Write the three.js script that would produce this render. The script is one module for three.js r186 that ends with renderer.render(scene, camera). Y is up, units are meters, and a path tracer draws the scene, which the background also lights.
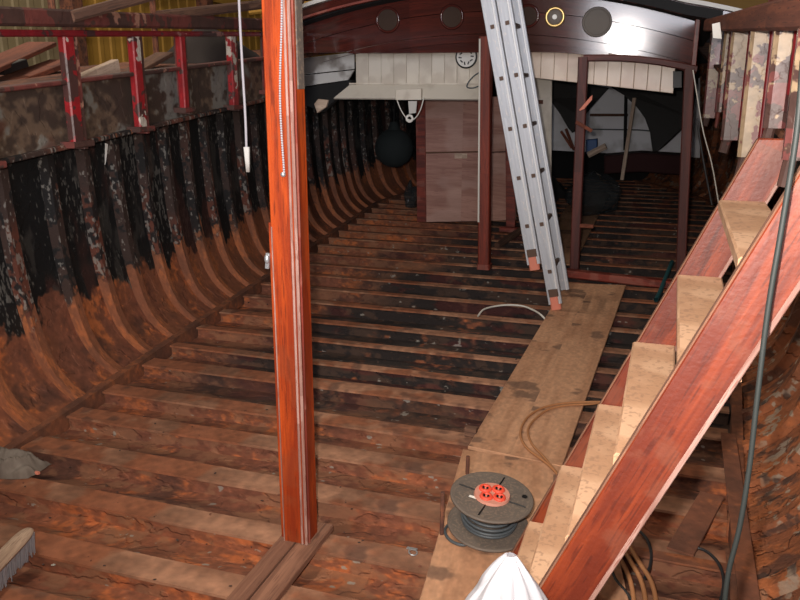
import * as THREE from 'three';
import { mergeGeometries, toCreasedNormals } from 'three/addons/utils/BufferGeometryUtils.js';
import { RectAreaLightUniformsLib } from 'three/addons/lights/RectAreaLightUniformsLib.js';

// ------------------------------------------------------------------ camera, light, exposure
const scene = new THREE.Scene();
const V = (x, y, z) => new THREE.Vector3(x, y, z);
const FOCAL = 800, EYE = 1.75, YAW = 18.5 * Math.PI / 180, PITCH = 15.4 * Math.PI / 180;
const camera = new THREE.PerspectiveCamera(2 * Math.atan(300 / FOCAL) * 180 / Math.PI, 800 / 600, 0.05, 100);
camera.rotation.order = 'YXZ';
camera.position.set(0, EYE, 0);
camera.rotation.set(-PITCH, YAW, 0);
scene.add(camera);
const renderer = new THREE.WebGLRenderer({ antialias: true });
renderer.toneMapping = THREE.LinearToneMapping;
renderer.toneMappingExposure = 1.0;
renderer.shadowMap.enabled = true;
scene.background = new THREE.Color(0x000000);

// the flash of the camera: a small source just up and left of the lens
const flash = new THREE.SpotLight(0xfff4ea, 40, 0, 0.95, 0.8, 2);
flash.position.set(-0.07, EYE + 0.07, -0.02);
flash.target.position.set(-2.3, 0.95, -8);
flash.castShadow = true; flash.shadow.radius = 1.2;
scene.add(flash, flash.target);
RectAreaLightUniformsLib.init();
// added fill behind the photographer: unseen daylit door, put in to balance the flash
const addedFillLight = new THREE.RectAreaLight(0xf2f4ff, 14, 5.6, 3.6);
addedFillLight.position.set(2.2, 2.6, 6.85); addedFillLight.lookAt(2.2, 2.6, -8);
scene.add(addedFillLight);

// ------------------------------------------------------------------ pixel -> ray -> point where it meets a known plane
camera.updateMatrixWorld(true);
function ray(px, py) { return V((px - 400) / FOCAL, -(py - 300) / FOCAL, -1).applyQuaternion(camera.quaternion); }
function hit(px, py, axis, value) { const d = ray(px, py); const t = (value - camera.position[axis]) / d[axis]; return camera.position.clone().addScaledVector(d, t); }
const atX = (px, py, x) => hit(px, py, 'x', x), atY = (px, py, y = 0) => hit(px, py, 'y', y), atZ = (px, py, z) => hit(px, py, 'z', z);

// ------------------------------------------------------------------ random numbers and noise
let seedState = 7;
function rnd() { seedState = (seedState * 1664525 + 1013904223) >>> 0; return seedState / 4294967296; }
const rr = (a, b) => a + (b - a) * rnd();
function h2(i, j, s) { let h = (Math.imul(i, 374761393) + Math.imul(j, 668265263) + Math.imul(s, 1274126177)) | 0; h = Math.imul(h ^ (h >>> 13), 1274126177); return ((h ^ (h >>> 16)) >>> 0) / 4294967296; }
function vn(x, y, s, per = 0) {
  const i = Math.floor(x), j = Math.floor(y), fx = x - i, fy = y - j;
  const u = fx * fx * (3 - 2 * fx), v = fy * fy * (3 - 2 * fy);
  let i0 = i, i1 = i + 1, j0 = j, j1 = j + 1;
  if (per) { i0 = ((i0 % per) + per) % per; i1 = ((i1 % per) + per) % per; j0 = ((j0 % per) + per) % per; j1 = ((j1 % per) + per) % per; }
  const a = h2(i0, j0, s), b = h2(i1, j0, s), c = h2(i0, j1, s), d = h2(i1, j1, s);
  return a + (b - a) * u + (c - a) * v + (a - b - c + d) * u * v;
}
function fbm(x, y, o, s, per = 0) { let t = 0, a = 0.5, n = 0; for (let k = 0; k < o; k++) { t += a * vn(x, y, s + k * 17, per); n += a; x *= 2; y *= 2; per *= 2; a *= 0.5; } return t / n; }
const sm = (a, b, x) => { const t = Math.min(1, Math.max(0, (x - a) / (b - a))); return t * t * (3 - 2 * t); };
const mix = (a, b, t) => [a[0] + (b[0] - a[0]) * t, a[1] + (b[1] - a[1]) * t, a[2] + (b[2] - a[2]) * t];

function tex(w, h, fn, color = true) {          // fn(u, v) with v up, returns 0..255 sRGB triple
  const d = new Uint8Array(w * h * 4);
  for (let j = 0; j < h; j++) for (let i = 0; i < w; i++) {
    const c = fn((i + 0.5) / w, (j + 0.5) / h), k = (j * w + i) * 4;
    if (typeof c === 'number') { d[k] = d[k + 1] = d[k + 2] = Math.max(0, Math.min(255, c)); }
    else { d[k] = Math.max(0, Math.min(255, c[0])); d[k + 1] = Math.max(0, Math.min(255, c[1])); d[k + 2] = Math.max(0, Math.min(255, c[2])); }
    d[k + 3] = 255;
  }
  const t = new THREE.DataTexture(d, w, h, THREE.RGBAFormat);
  t.magFilter = THREE.LinearFilter; t.minFilter = THREE.LinearMipmapLinearFilter; t.generateMipmaps = true;
  t.wrapS = t.wrapT = THREE.RepeatWrapping;
  if (color) t.colorSpace = THREE.SRGBColorSpace;
  t.needsUpdate = true;
  return t;
}
const rep = (t, u, v = u) => { const c = t.clone(); c.repeat.set(1 / u, 1 / v); c.needsUpdate = true; return c; };

// ------------------------------------------------------------------ materials
// tiling relief, uv in metres
const grit = tex(512, 512, (u, v) => 255 * (0.55 * fbm(u * 16, v * 16, 5, 3, 16) + 0.45 * fbm(u * 64, v * 64, 3, 9, 64)), false);
const flake = tex(512, 512, (u, v) => { const n = fbm(u * 10, v * 10, 5, 21, 10); return 255 * (0.6 * sm(0.47, 0.53, n) + 0.4 * fbm(u * 40, v * 40, 4, 25, 40)); }, false);
function std(o) { return new THREE.MeshStandardMaterial({ roughness: 0.9, ...o }); }

const RUST = { a: [142, 84, 56], b: [116, 70, 52], o: [174, 98, 54], d: [76, 50, 42], dust: [132, 92, 68] };
function rustAt(x, y, s) {                       // metres
  const big = fbm(x * 1.3, y * 1.3, 4, s), mid = fbm(x * 6, y * 6, 4, s + 40), fine = fbm(x * 34, y * 34, 3, s + 80);
  let c = mix(RUST.b, RUST.a, sm(0.35, 0.62, big * 0.5 + mid * 0.5));
  c = mix(c, RUST.o, 0.75 * sm(0.54, 0.68, mid * 0.65 + fine * 0.35));
  c = mix(c, RUST.d, 0.6 * sm(0.58, 0.72, fbm(x * 4.3, y * 4.3, 5, s + 120)));
  const g = 0.78 + 0.44 * fine; return [c[0] * g, c[1] * g, c[2] * g];
}
// bottom of the hold: bitumen paint, rust and settled dirt; u = x, v = z
function bottomAt(x, z) {
  let c = rustAt(x, z, 200);
  const n = fbm(x * 2.2, z * 2.2, 5, 310), f = fbm(x * 14, z * 14, 4, 330);
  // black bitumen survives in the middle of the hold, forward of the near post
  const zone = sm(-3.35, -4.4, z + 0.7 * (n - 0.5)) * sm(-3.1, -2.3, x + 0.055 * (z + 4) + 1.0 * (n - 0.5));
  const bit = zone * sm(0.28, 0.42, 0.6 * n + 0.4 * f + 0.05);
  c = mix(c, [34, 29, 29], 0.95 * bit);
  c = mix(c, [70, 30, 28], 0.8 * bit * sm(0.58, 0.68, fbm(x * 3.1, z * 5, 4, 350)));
  c = mix(c, [140, 98, 72], 0.7 * sm(0.48, 0.58, 0.5 * f + 0.5 * fbm(x * 4, z * 4, 4, 345)) * (1 - 0.6 * bit));
  c = mix(c, [150, 146, 138], 0.8 * sm(0.78, 0.8, fbm(x * 16, z * 16, 4, 371)));
  return c;
}
// the transverse frames of the bottom, and the silt banked up between them
const FRAMES = [0.42, 0.035, -0.35, -0.735, -1.1, -1.45, -1.8, -2.12, -2.48, -2.84, -3.22, -3.58, -4.04, -4.42, -4.84, -5.25, -5.74, -6.16, -6.6, -7.02];
for (let z = -7.45; z > -15; z -= 0.44) FRAMES.push(z);
function bay(z) { let k = 0; while (k < FRAMES.length && FRAMES[k] > z) k++; const a = k ? FRAMES[k - 1] : z + 0.4, b = k < FRAMES.length ? FRAMES[k] : z - 0.4; return (z - b) / (a - b); }   // 0 at the web behind, 1 at the frame before
function mapped(x0, x1, z0, z1, w, h, fn) {      // a map laid once over a stretch of x and z (uv in metres)
  const t = tex(w, h, (u, v) => fn(x0 + u * (x1 - x0), z0 + v * (z1 - z0)));
  t.repeat.set(1 / (x1 - x0), 1 / (z1 - z0)); t.offset.set(-x0 / (x1 - x0), -z0 / (z1 - z0));
  return t;
}
const gritB = rep(grit, 0.9), flakeB = rep(flake, 1.3);
const M = {};
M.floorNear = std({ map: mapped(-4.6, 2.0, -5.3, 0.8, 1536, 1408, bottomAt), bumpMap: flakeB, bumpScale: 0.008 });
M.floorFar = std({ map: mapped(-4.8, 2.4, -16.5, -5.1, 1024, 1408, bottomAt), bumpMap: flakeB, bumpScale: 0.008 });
const dusty = (x, z) => { const n = fbm(x * 3, z * 9, 5, 401), f = fbm(x * 30, z * 30, 3, 411); let c = mix([128, 88, 66], [162, 118, 92], sm(0.3, 0.7, n)); c = mix(c, [140, 82, 54], 0.8 * sm(0.46, 0.6, fbm(x * 5, z * 5, 4, 421))); c = mix(c, [84, 58, 48], 0.5 * sm(0.62, 0.72, fbm(x * 7, z * 7, 4, 441))); const g = 0.82 + 0.36 * f; return [c[0] * g, c[1] * g, c[2] * g]; };
M.flange = std({ map: mapped(-4.6, 2.0, -3.0, 3.6, 1024, 1024, dusty), bumpMap: gritB, bumpScale: 0.003 });
// hull side: u = distance along the ship, v = girth up from the bilge strip
function silted(z0, z1, n, nx) { return grid(nx, n, (u, v) => { const z = z0 + (z1 - z0) * v, xa = marginL(z) - 0.05, xb = marginR(z) + 0.05, x = xa + (xb - xa) * u, t = bay(z), deep = z > -5.6 ? 0.085 : 0.1; return { p: V(x, -deep + (deep - 0.022) * sm(0.1, 0.75, t + 0.35 * (fbm(x * 3, z * 3, 3, 44) - 0.5)) * (1 - sm(0.86, 0.93, t)) * (z > -7 ? 1 : 0.5) + 0.012 * (fbm(x * 14, z * 14, 3, 46) - 0.5), z), uv: [x, z] }; }); }
const hullMap = mapped(0, 5, 0, 2.2, 1536, 768, (s, g) => {
  const per = (a, b, o, sd) => fbm(s * a, g * b, o, sd);
  let rust = rustAt(s, g, 500);
  rust = mix(rust, [136, 84, 54], 0.45 * sm(0.42, 0.62, per(2, 2, 4, 505)));
  let c = [13, 13, 14];
  c = mix(c, [112, 110, 104], 0.8 * sm(0.6, 0.68, 0.3 * per(12, 4, 3, 510) + 0.7 * per(70, 26, 3, 515) + 0.26 * (per(1.8, 1.4, 3, 517) - 0.5)));
  c = mix(c, [64, 34, 28], 0.75 * sm(0.56, 0.66, per(4, 1.6, 4, 520)));
  c = mix(c, [70, 66, 62], 0.7 * sm(0.6, 0.7, per(7, 3, 4, 522)));
  const edge = 0.62 + 0.34 * (per(1.6, 1.6, 4, 530) - 0.5) + 0.3 * (per(12, 12, 3, 533) - 0.5);
  return mix(c, rust, 1 - sm(edge - 0.03, edge + 0.03, g));
});
M.hull = std({ map: hullMap, bumpMap: flakeB, bumpScale: 0.006, roughness: 0.75 });
const ribMap = mapped(0, 1.25, 0, 2.2, 512, 1024, (s, g) => {
  let rust = rustAt(s * 3, g, 560); rust = mix(rust, [140, 86, 54], 0.4);
  const n = fbm(s * 7, g * 5, 4, 570), f = fbm(s * 40, g * 24, 3, 575), w = fbm(s * 3, g * 1.3, 3, 578);
  let c = mix([58, 42, 36], [96, 52, 38], sm(0.42, 0.6, w));
  c = mix(c, [20, 19, 19], 0.85 * sm(0.48, 0.56, 0.6 * n + 0.4 * f)); c = mix(c, [140, 136, 128], 0.75 * sm(0.58, 0.66, 0.75 * fbm(s * 70, g * 30, 3, 579) + 0.25 * w));
  const edge = 0.6 + 0.5 * (n - 0.5) + 0.3 * (f - 0.5);
  return mix(c, rust, 1 - sm(edge - 0.05, edge + 0.05, g));
});
M.rib = std({ map: ribMap, bumpMap: gritB, bumpScale: 0.004, roughness: 0.8 });
// starboard side: rust under flaking pale paint
const hullMapR = mapped(0, 5, 0, 2.2, 1536, 768, (s, g) => {
  let c = mix(rustAt(s, g, 600), [172, 104, 62], 0.5);
  const n = 0.55 * fbm(s * 5, g * 5, 5, 610) + 0.45 * fbm(s * 18, g * 18, 4, 615);
  c = mix(c, [92, 62, 52], 0.7 * sm(0.55, 0.64, fbm(s * 6, g * 6, 4, 620)));
  c = mix(c, [164, 154, 140], 0.8 * sm(0.575, 0.63, 0.4 * n + 0.6 * fbm(s * 24, g * 24, 4, 618)) * sm(0.02, 0.2, g));
  return mix(c, [64, 48, 43], 0.7 * sm(0.56, 0.66, 0.4 * fbm(s * 4, g * 4, 4, 630) + 0.6 * fbm(s * 18, g * 18, 3, 634)));
});
M.hullR = std({ map: hullMapR, bumpMap: rep(flake, 0.7), bumpScale: 0.014, roughness: 0.85 });
M.rustBar = std({ map: rep(tex(512, 512, (u, v) => mix(rustAt(u * 1.5, v * 1.5, 660), [120, 80, 58], 0.35)), 1.5), bumpMap: gritB, bumpScale: 0.004 });
M.steel = std({ map: rep(tex(512, 512, (u, v) => { const f = fbm(u * 8, v * 8, 5, 640, 8), g = fbm(u * 32, v * 32, 3, 645, 32); let c = mix([94, 60, 48], [132, 82, 58], sm(0.35, 0.65, f)); c = mix(c, [66, 44, 38], 0.6 * sm(0.6, 0.7, g)); return c; }), 0.8), bumpMap: gritB, bumpScale: 0.003 });

// wood: grain runs along u
function woodTex(lo, hi, dark, seed, extra) {
  return tex(1024, 512, (u, v) => {
    const warp = fbm(u * 3, v * 4, 3, seed, 0) * 1.2;
    const g1 = fbm(u * 3, v * 26 + warp * 3, 4, seed + 5), g2 = fbm(u * 10, v * 150, 3, seed + 9), p = fbm(u * 30, v * 240, 2, seed + 13);
    let c = mix(lo, hi, sm(0.32, 0.68, g1 * 0.7 + g2 * 0.3));
    c = mix(c, dark, 0.6 * sm(0.58, 0.72, p * 0.6 + g2 * 0.4));
    return extra ? extra(c, u, v) : c;
  });
}
const varnTex = woodTex([124, 42, 14], [170, 68, 20], [88, 30, 12], 700, (c, u, v) => mix(c, [128, 64, 40], 0.3 * sm(0.56, 0.66, fbm(u * 18, v * 9, 4, 720))));
M.varnish = new THREE.MeshPhysicalMaterial({ map: rep(varnTex, 2.2, 1), roughness: 0.6, specularIntensity: 0.5, clearcoat: 0.12, clearcoatRoughness: 0.25, bumpMap: rep(grit, 0.5), bumpScale: 0.0012 });
const varnOld = woodTex([96, 34, 24], [136, 52, 36], [60, 24, 18], 740, (c, u, v) => mix(c, [150, 100, 88], 0.5 * sm(0.52, 0.66, fbm(u * 22, v * 10, 5, 745))));
M.varnishWorn = new THREE.MeshPhysicalMaterial({ map: rep(varnOld, 2.2, 1), roughness: 0.55, clearcoat: 0.2, clearcoatRoughness: 0.35, bumpMap: rep(grit, 0.5), bumpScale: 0.001 });
const strTex = woodTex([96, 34, 16], [132, 54, 24], [68, 22, 12], 752, (c, u, v) => mix(c, [116, 70, 56], 0.45 * sm(0.5, 0.66, fbm(u * 20, v * 12, 5, 755))));
M.stringer = new THREE.MeshPhysicalMaterial({ map: rep(strTex, 1.6, 1), roughness: 0.5, clearcoat: 0.15, clearcoatRoughness: 0.4, bumpMap: rep(grit, 0.5), bumpScale: 0.001 });
M.wornEdge = std({ map: rep(woodTex([132, 96, 86], [166, 132, 122], [112, 64, 52], 760), 1.1, 0.5), roughness: 0.6 });
const fascTex = woodTex([60, 22, 18], [84, 32, 24], [40, 16, 14], 780, (c, u, v) => mix(c, [74, 54, 46], 0.5 * sm(0.55, 0.68, fbm(u * 6, v * 6, 4, 785))));
M.fascia = new THREE.MeshPhysicalMaterial({ map: rep(fascTex, 2.4, 1), roughness: 0.85, specularIntensity: 0.25, clearcoat: 0.9, clearcoatRoughness: 0.11, bumpMap: rep(grit, 0.3), bumpScale: 0.0006 });
const plyTex = tex(1024, 1024, (u, v) => {
  const g = fbm(u * 4, v * 40, 4, 800), f = fbm(u * 90, v * 90, 2, 806), b = fbm(u * 5, v * 5, 4, 811);
  let c = mix([172, 126, 95], [196, 150, 117], sm(0.3, 0.7, g * 0.5 + b * 0.5));
  c = mix(c, [84, 64, 54], 0.55 * sm(0.68, 0.78, fbm(u * 14, v * 7, 5, 820)));
  const k = 0.9 + 0.2 * f; return [c[0] * k, c[1] * k, c[2] * k];
});
M.ply = std({ map: rep(plyTex, 2.3, 1.4), bumpMap: rep(grit, 0.6), bumpScale: 0.0012 });
const treadTex = tex(512, 512, (u, v) => { const b = fbm(u * 6, v * 6, 5, 825, 6), f = fbm(u * 60, v * 60, 3, 827, 60); const c = mix([184, 142, 110], [208, 168, 136], sm(0.3, 0.7, b)); return mix(c, [150, 116, 92], 0.5 * sm(0.6, 0.74, f)); });
M.tread = std({ map: rep(treadTex, 0.7), bumpMap: rep(grit, 0.4), bumpScale: 0.0015, color: 0xffffff });
M.plyRed = std({ map: rep(woodTex([158, 114, 102], [184, 140, 126], [142, 100, 90], 830, (c, u, v) => mix(c, [196, 164, 152], 0.5 * sm(0.5, 0.66, fbm(u * 5, v * 5, 4, 836)))), 2.4, 1.3), roughness: 0.7 });
M.oldWood = std({ map: rep(woodTex([84, 58, 46], [116, 84, 66], [54, 38, 32], 850), 1.8, 0.8), bumpMap: rep(grit, 0.5), bumpScale: 0.001 });
M.soleWood = std({ map: rep(woodTex([118, 80, 62], [146, 104, 82], [92, 60, 48], 855), 1.8, 0.8), bumpMap: rep(grit, 0.5), bumpScale: 0.001 });
M.frameWood = std({ map: rep(woodTex([70, 28, 24], [96, 42, 34], [48, 20, 18], 857), 1.8, 0.8), roughness: 0.6 });
M.postDark = std({ map: rep(woodTex([98, 34, 20], [130, 48, 28], [70, 24, 16], 858), 1.8, 0.8), roughness: 0.55 });
M.redWood = std({ map: rep(woodTex([104, 56, 42], [134, 76, 54], [64, 36, 30], 860), 1.8, 0.8) });
M.paleWood = std({ map: rep(woodTex([190, 166, 146], [214, 192, 172], [160, 130, 110], 870), 1.2, 0.6) });
M.cream = std({ map: rep(tex(512, 512, (u, v) => { const f = fbm(u * 6, v * 6, 5, 880, 6); return mix([218, 210, 196], [196, 186, 172], 0.8 * sm(0.5, 0.7, f)); }), 1.2), roughness: 0.45 });
M.creamPeach = std({ map: rep(tex(512, 512, (u, v) => { const f = fbm(u * 6, v * 6, 5, 885, 6); return mix([234, 214, 194], [222, 196, 176], 0.8 * sm(0.45, 0.7, f)); }), 1.2), roughness: 0.35, bumpMap: rep(grit, 0.3), bumpScale: 0.001 });
M.whiteDirty = std({ map: rep(tex(512, 512, (u, v) => { const f = fbm(u * 5, v * 5, 5, 890, 5); return mix([196, 194, 190], [110, 102, 96], sm(0.5, 0.72, f)); }), 1.4), roughness: 0.7 });
M.sheetWhite = std({ map: rep(tex(256, 256, (u, v) => mix([232, 232, 236], [190, 188, 188], sm(0.5, 0.75, fbm(u * 5, v * 5, 4, 895, 5)))), 1.6), roughness: 0.8 });
// peeling paint: u along the piece
function peel(under, paints, seed, w1, w2) {
  return tex(768, 256, (u, v) => {
    const n = fbm(u * 12, v * 4, 5, seed), f = fbm(u * 60, v * 20, 3, seed + 7), m = 0.7 * n + 0.3 * f, k = fbm(u * 9, v * 3, 5, seed + 11);
    let c = mix(paints[0], under, sm(w1 - 0.015, w1 + 0.015, m));
    c = mix(c, paints[1], sm(w2 - 0.012, w2 + 0.012, 0.7 * k + 0.3 * f));
    const g = 0.85 + 0.3 * f; return [c[0] * g, c[1] * g, c[2] * g];
  });
}
M.redPeel = new THREE.MeshPhysicalMaterial({ map: rep(peel([66, 40, 36], [[140, 20, 26], [170, 160, 148]], 900, 0.6, 0.62), 2.4, 0.8), roughness: 0.5, clearcoat: 0.4, clearcoatRoughness: 0.35, bumpMap: rep(flake, 0.8), bumpScale: 0.002 });
M.whitePeel = new THREE.MeshPhysicalMaterial({ map: rep(peel([80, 58, 54], [[124, 72, 70], [160, 138, 112]], 930, 0.48, 0.52), 1.5, 0.5), roughness: 0.5, clearcoat: 0.4, clearcoatRoughness: 0.3, bumpMap: rep(flake, 0.8), bumpScale: 0.003 });
M.railPaint = std({ map: rep(peel([70, 46, 40], [[104, 52, 46], [140, 100, 84]], 950, 0.5, 0.66), 2.4, 0.8), roughness: 0.7, bumpMap: rep(flake, 0.9), bumpScale: 0.002 });
M.railRed = std({ map: rep(peel([58, 34, 34], [[110, 18, 26], [130, 90, 84]], 955, 0.56, 0.68), 2.4, 0.8), roughness: 0.5 });
M.plate = std({ map: rep(tex(768, 384, (u, v) => { const n = fbm(u * 7, v * 3.5, 5, 970), f = fbm(u * 50, v * 25, 3, 975), k = fbm(u * 5, v * 2.5, 4, 979); let c = mix([64, 50, 42], [104, 84, 68], sm(0.4, 0.6, f * 0.5 + k * 0.5)); c = mix(c, [128, 130, 126], 0.7 * sm(0.53, 0.62, n * 0.7 + f * 0.3)); c = mix(c, [80, 40, 28], 0.7 * sm(0.56, 0.64, k)); return c; }), 3.0, 1.2), bumpMap: rep(flake, 0.9), bumpScale: 0.003, roughness: 0.7 });
M.alu = std({ metalness: 0.35, roughness: 0.5, map: rep(tex(256, 256, (u, v) => { const f = fbm(u * 5, v * 30, 4, 990), s = fbm(u * 40, v * 40, 3, 995); return mix(mix([196, 200, 206], [166, 170, 178], f), [214, 206, 200], 0.6 * sm(0.72, 0.76, s)); }), 1.2, 0.4) });
M.aluHighlight = std({ color: 0xeef0f2, metalness: 0.3, roughness: 0.3 });  // highlight stripe along each stile, put into a paler colour
M.aluDark = std({ color: 0x5a4438, roughness: 0.7 });
M.redRubber = std({ color: 0xd9846e, roughness: 0.7 });
M.black = std({ color: 0x121214, roughness: 0.5 });
M.blackDull = std({ color: 0x1a1a1b, roughness: 0.95 });
M.tarp = std({ color: 0x2c2b2a, roughness: 0.7, bumpMap: rep(grit, 0.8), bumpScale: 0.01 });
M.greyPlastic = std({ map: rep(tex(256, 256, (u, v) => { const f = fbm(u * 7, v * 7, 4, 1000, 7), d = fbm(u * 40, v * 40, 3, 1004, 40); return mix(mix([88, 80, 74], [106, 96, 88], f), [132, 114, 98], 0.7 * sm(0.5, 0.75, d)); }), 0.4), roughness: 0.65 });
M.cordGrey = std({ color: 0xa09ca2, roughness: 0.7 });
M.cableBlack = std({ color: 0x2a2b2e, roughness: 0.5 });
M.cableGrey = std({ color: 0x4c5358, roughness: 0.5 });
M.cableHang = std({ color: 0x2b302f, roughness: 0.6 });
M.cableOrange = std({ color: 0xa8744c, roughness: 0.7 });
M.cableWhite = std({ color: 0xd6d4cc, roughness: 0.5 });
M.redSocket = std({ color: 0xe0503a, roughness: 0.5 });
M.salmon = std({ color: 0xc88a78, roughness: 0.6 });
M.zinc = std({ color: 0xb8bcc0, metalness: 0.7, roughness: 0.4 });
M.portDark = std({ color: 0x38281f, roughness: 0.9 });
M.brass = std({ color: 0xd8b878, metalness: 0.8, roughness: 0.35 });
M.lensGlass = new THREE.MeshPhysicalMaterial({ color: 0x6a645e, roughness: 0.75, specularIntensity: 0.4 });
M.white = std({ color: 0xe6e4de, roughness: 0.5 });
M.bag = new THREE.MeshPhysicalMaterial({ color: 0xc9c9d0, roughness: 0.45, transmission: 0.25, thickness: 0, sheen: 0.2 });
M.clearFilm = new THREE.MeshPhysicalMaterial({ color: 0xc8d0d4, roughness: 0.12, transmission: 0.96, thickness: 0 });
M.blue = std({ color: 0x1f4f86, roughness: 0.5 });
M.teal = std({ color: 0x2a5a60, roughness: 0.5 });
M.yellowClad = std({ map: rep(tex(512, 512, (u, v) => { const f = fbm(u * 4, v * 4, 5, 1020, 4); return mix([206, 156, 66], [178, 134, 60], f); }), 3), roughness: 0.6 });
M.beigeClad = std({ map: rep(tex(512, 512, (u, v) => { const f = fbm(u * 4, v * 4, 5, 1030, 4); return mix([150, 132, 96], [118, 106, 82], f); }), 3), roughness: 0.6 });
M.hallDark = std({ color: 0x4a463e });
M.bristle = std({ color: 0x8b868a, roughness: 0.9 });
M.brushWood = std({ map: rep(woodTex([150, 124, 104], [182, 156, 134], [120, 96, 80], 1050), 0.8, 0.4) });
M.rag = std({ map: rep(tex(256, 256, (u, v) => mix([128, 118, 108], [92, 82, 74], fbm(u * 8, v * 8, 4, 1060, 8))), 0.2) });

// ------------------------------------------------------------------ scene bookkeeping
const taken = {};
function numbered(n) { const k = taken[n] = (taken[n] ?? -1) + 1; return k ? `${n}_${String(k).padStart(3, '0')}` : n; }
const ORG = new Map();
function shadow(m) { m.castShadow = true; m.receiveShadow = true; return m; }
function group(name, base, data) { const g = new THREE.Group(); g.name = numbered(name); g.position.copy(base); g.userData = data; scene.add(g); ORG.set(g, base.clone()); return g; }
const thing = (name, label, category, base, grp) => group(name, base, grp ? { label, category, group: grp } : { label, category });
const struct = (name, base = V(0, 0, 0), label) => group(name, base, label ? { kind: 'structure', label, category: 'structure' } : { kind: 'structure' });
function part(name, geo, mat, parent) {           // geometry in world coordinates
  const o = ORG.get(parent), g = geo.clone(); g.translate(-o.x, -o.y, -o.z);
  const m = shadow(new THREE.Mesh(g, mat)); m.name = name; parent.add(m); ORG.set(m, o.clone()); return m;
}
function solo(name, geo, mat, label, category, grp, base) {
  geo.computeBoundingBox(); const b = geo.boundingBox, o = base || V((b.min.x + b.max.x) / 2, b.min.y, (b.min.z + b.max.z) / 2);
  const g = geo.clone(); g.translate(-o.x, -o.y, -o.z);
  const m = shadow(new THREE.Mesh(g, mat)); m.name = numbered(name); m.position.copy(o); m.userData = grp ? { label, category, group: grp } : { label, category };
  scene.add(m); ORG.set(m, o.clone()); return m;
}

// ------------------------------------------------------------------ geometry helpers (world coordinates, uv in metres)
function fromQuads(quads) {                        // [[a,b,c,d],[uvs]] lists, flat normals
  const P = [], U = [];
  for (const [p, u] of quads) for (const k of p.length === 4 ? [0, 1, 2, 0, 2, 3] : [0, 1, 2]) { P.push(p[k].x, p[k].y, p[k].z); U.push(u[k][0], u[k][1]); }
  const g = new THREE.BufferGeometry();
  g.setAttribute('position', new THREE.Float32BufferAttribute(P, 3)); g.setAttribute('uv', new THREE.Float32BufferAttribute(U, 2)); g.computeVertexNormals(); return g;
}
// a bar from p to q with a chamfered section; hint gives the direction of h; taper scales the end at q
function beam(p, q, w, h, hint = V(0, 1, 0), c = Math.min(w, h) * 0.12, { segs = 1, bend, taper = 1, uv0 = 0 } = {}) {
  const a = q.clone().sub(p), L = a.length(); a.normalize();
  const v = hint.clone().addScaledVector(a, -hint.dot(a)).normalize(), u = v.clone().cross(a);
  const S = [[-w / 2 + c, -h / 2], [w / 2 - c, -h / 2], [w / 2, -h / 2 + c], [w / 2, h / 2 - c], [w / 2 - c, h / 2], [-w / 2 + c, h / 2], [-w / 2, h / 2 - c], [-w / 2, -h / 2 + c]];
  const per = [0]; for (let i = 0; i < 8; i++) { const s = S[i], t = S[(i + 1) % 8]; per.push(per[i] + Math.hypot(t[0] - s[0], t[1] - s[1])); }
  const pt = (s, t) => { const k = 1 + (taper - 1) * t, o = p.clone().addScaledVector(a, L * t).addScaledVector(u, s[0] * k).addScaledVector(v, s[1] * k); if (bend) o.add(bend(t)); return o; };
  const Q = [], off = uv0 || (Math.abs(p.x * 7.3 + p.y * 3.1 + p.z * 5.7) % 3);
  for (let n = 0; n < segs; n++) { const t0 = n / segs, t1 = (n + 1) / segs;
    for (let i = 0; i < 8; i++) { const s = S[i], e = S[(i + 1) % 8]; Q.push([[pt(s, t0), pt(e, t0), pt(e, t1), pt(s, t1)], [[off + t0 * L, off + per[i]], [off + t0 * L, off + per[i + 1]], [off + t1 * L, off + per[i + 1]], [off + t1 * L, off + per[i]]]]); } }
  for (const t of [0, 1]) { const order = t ? [0, 1, 2, 3, 4, 5, 6, 7] : [7, 6, 5, 4, 3, 2, 1, 0]; for (let i = 1; i < 7; i++) Q.push([[order[0], order[i], order[i + 1]].map(k => pt(S[k], t)), [order[0], order[i], order[i + 1]].map(k => [off + S[k][0] * 0.4, off + S[k][1]])]); }
  return fromQuads(Q);
}
const box = (x0, x1, y0, y1, z0, z1, c = 0.004) => {   // grain along the longest side
  const w = x1 - x0, h = y1 - y0, d = z1 - z0, cx = (x0 + x1) / 2, cy = (y0 + y1) / 2, cz = (z0 + z1) / 2;
  if (w >= h && w >= d) return beam(V(x0, cy, cz), V(x1, cy, cz), d, h, V(0, 1, 0), c);
  if (d >= h) return beam(V(cx, cy, z0), V(cx, cy, z1), w, h, V(0, 1, 0), c);
  return beam(V(cx, y0, cz), V(cx, y1, cz), d, w, V(1, 0, 0), c);
};
function grid(nu, nv, fn, closed) {                 // fn(u,v) -> {p, uv}
  const P = [], U = [], I = [];
  for (let j = 0; j <= nv; j++) for (let i = 0; i <= nu; i++) { const r = fn(i / nu, j / nv); P.push(r.p.x, r.p.y, r.p.z); U.push(r.uv[0], r.uv[1]); }
  for (let j = 0; j < nv; j++) for (let i = 0; i < nu; i++) { const a = j * (nu + 1) + i, b = a + 1, c = a + nu + 1, d = c + 1; I.push(a, b, d, a, d, c); }
  const g = new THREE.BufferGeometry(); g.setAttribute('position', new THREE.Float32BufferAttribute(P, 3)); g.setAttribute('uv', new THREE.Float32BufferAttribute(U, 2)); g.setIndex(I); g.computeVertexNormals(); return g;
}
function tube(pts, r, seg = 40, rad = 8) { return new THREE.TubeGeometry(new THREE.CatmullRomCurve3(pts), seg, r, rad, false); }
const merge = gs => mergeGeometries(gs.map(g => { const n = g.index ? g.toNonIndexed() : g.clone(); for (const k of Object.keys(n.attributes)) if (!['position', 'normal', 'uv'].includes(k)) n.deleteAttribute(k); return n; }));
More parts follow.
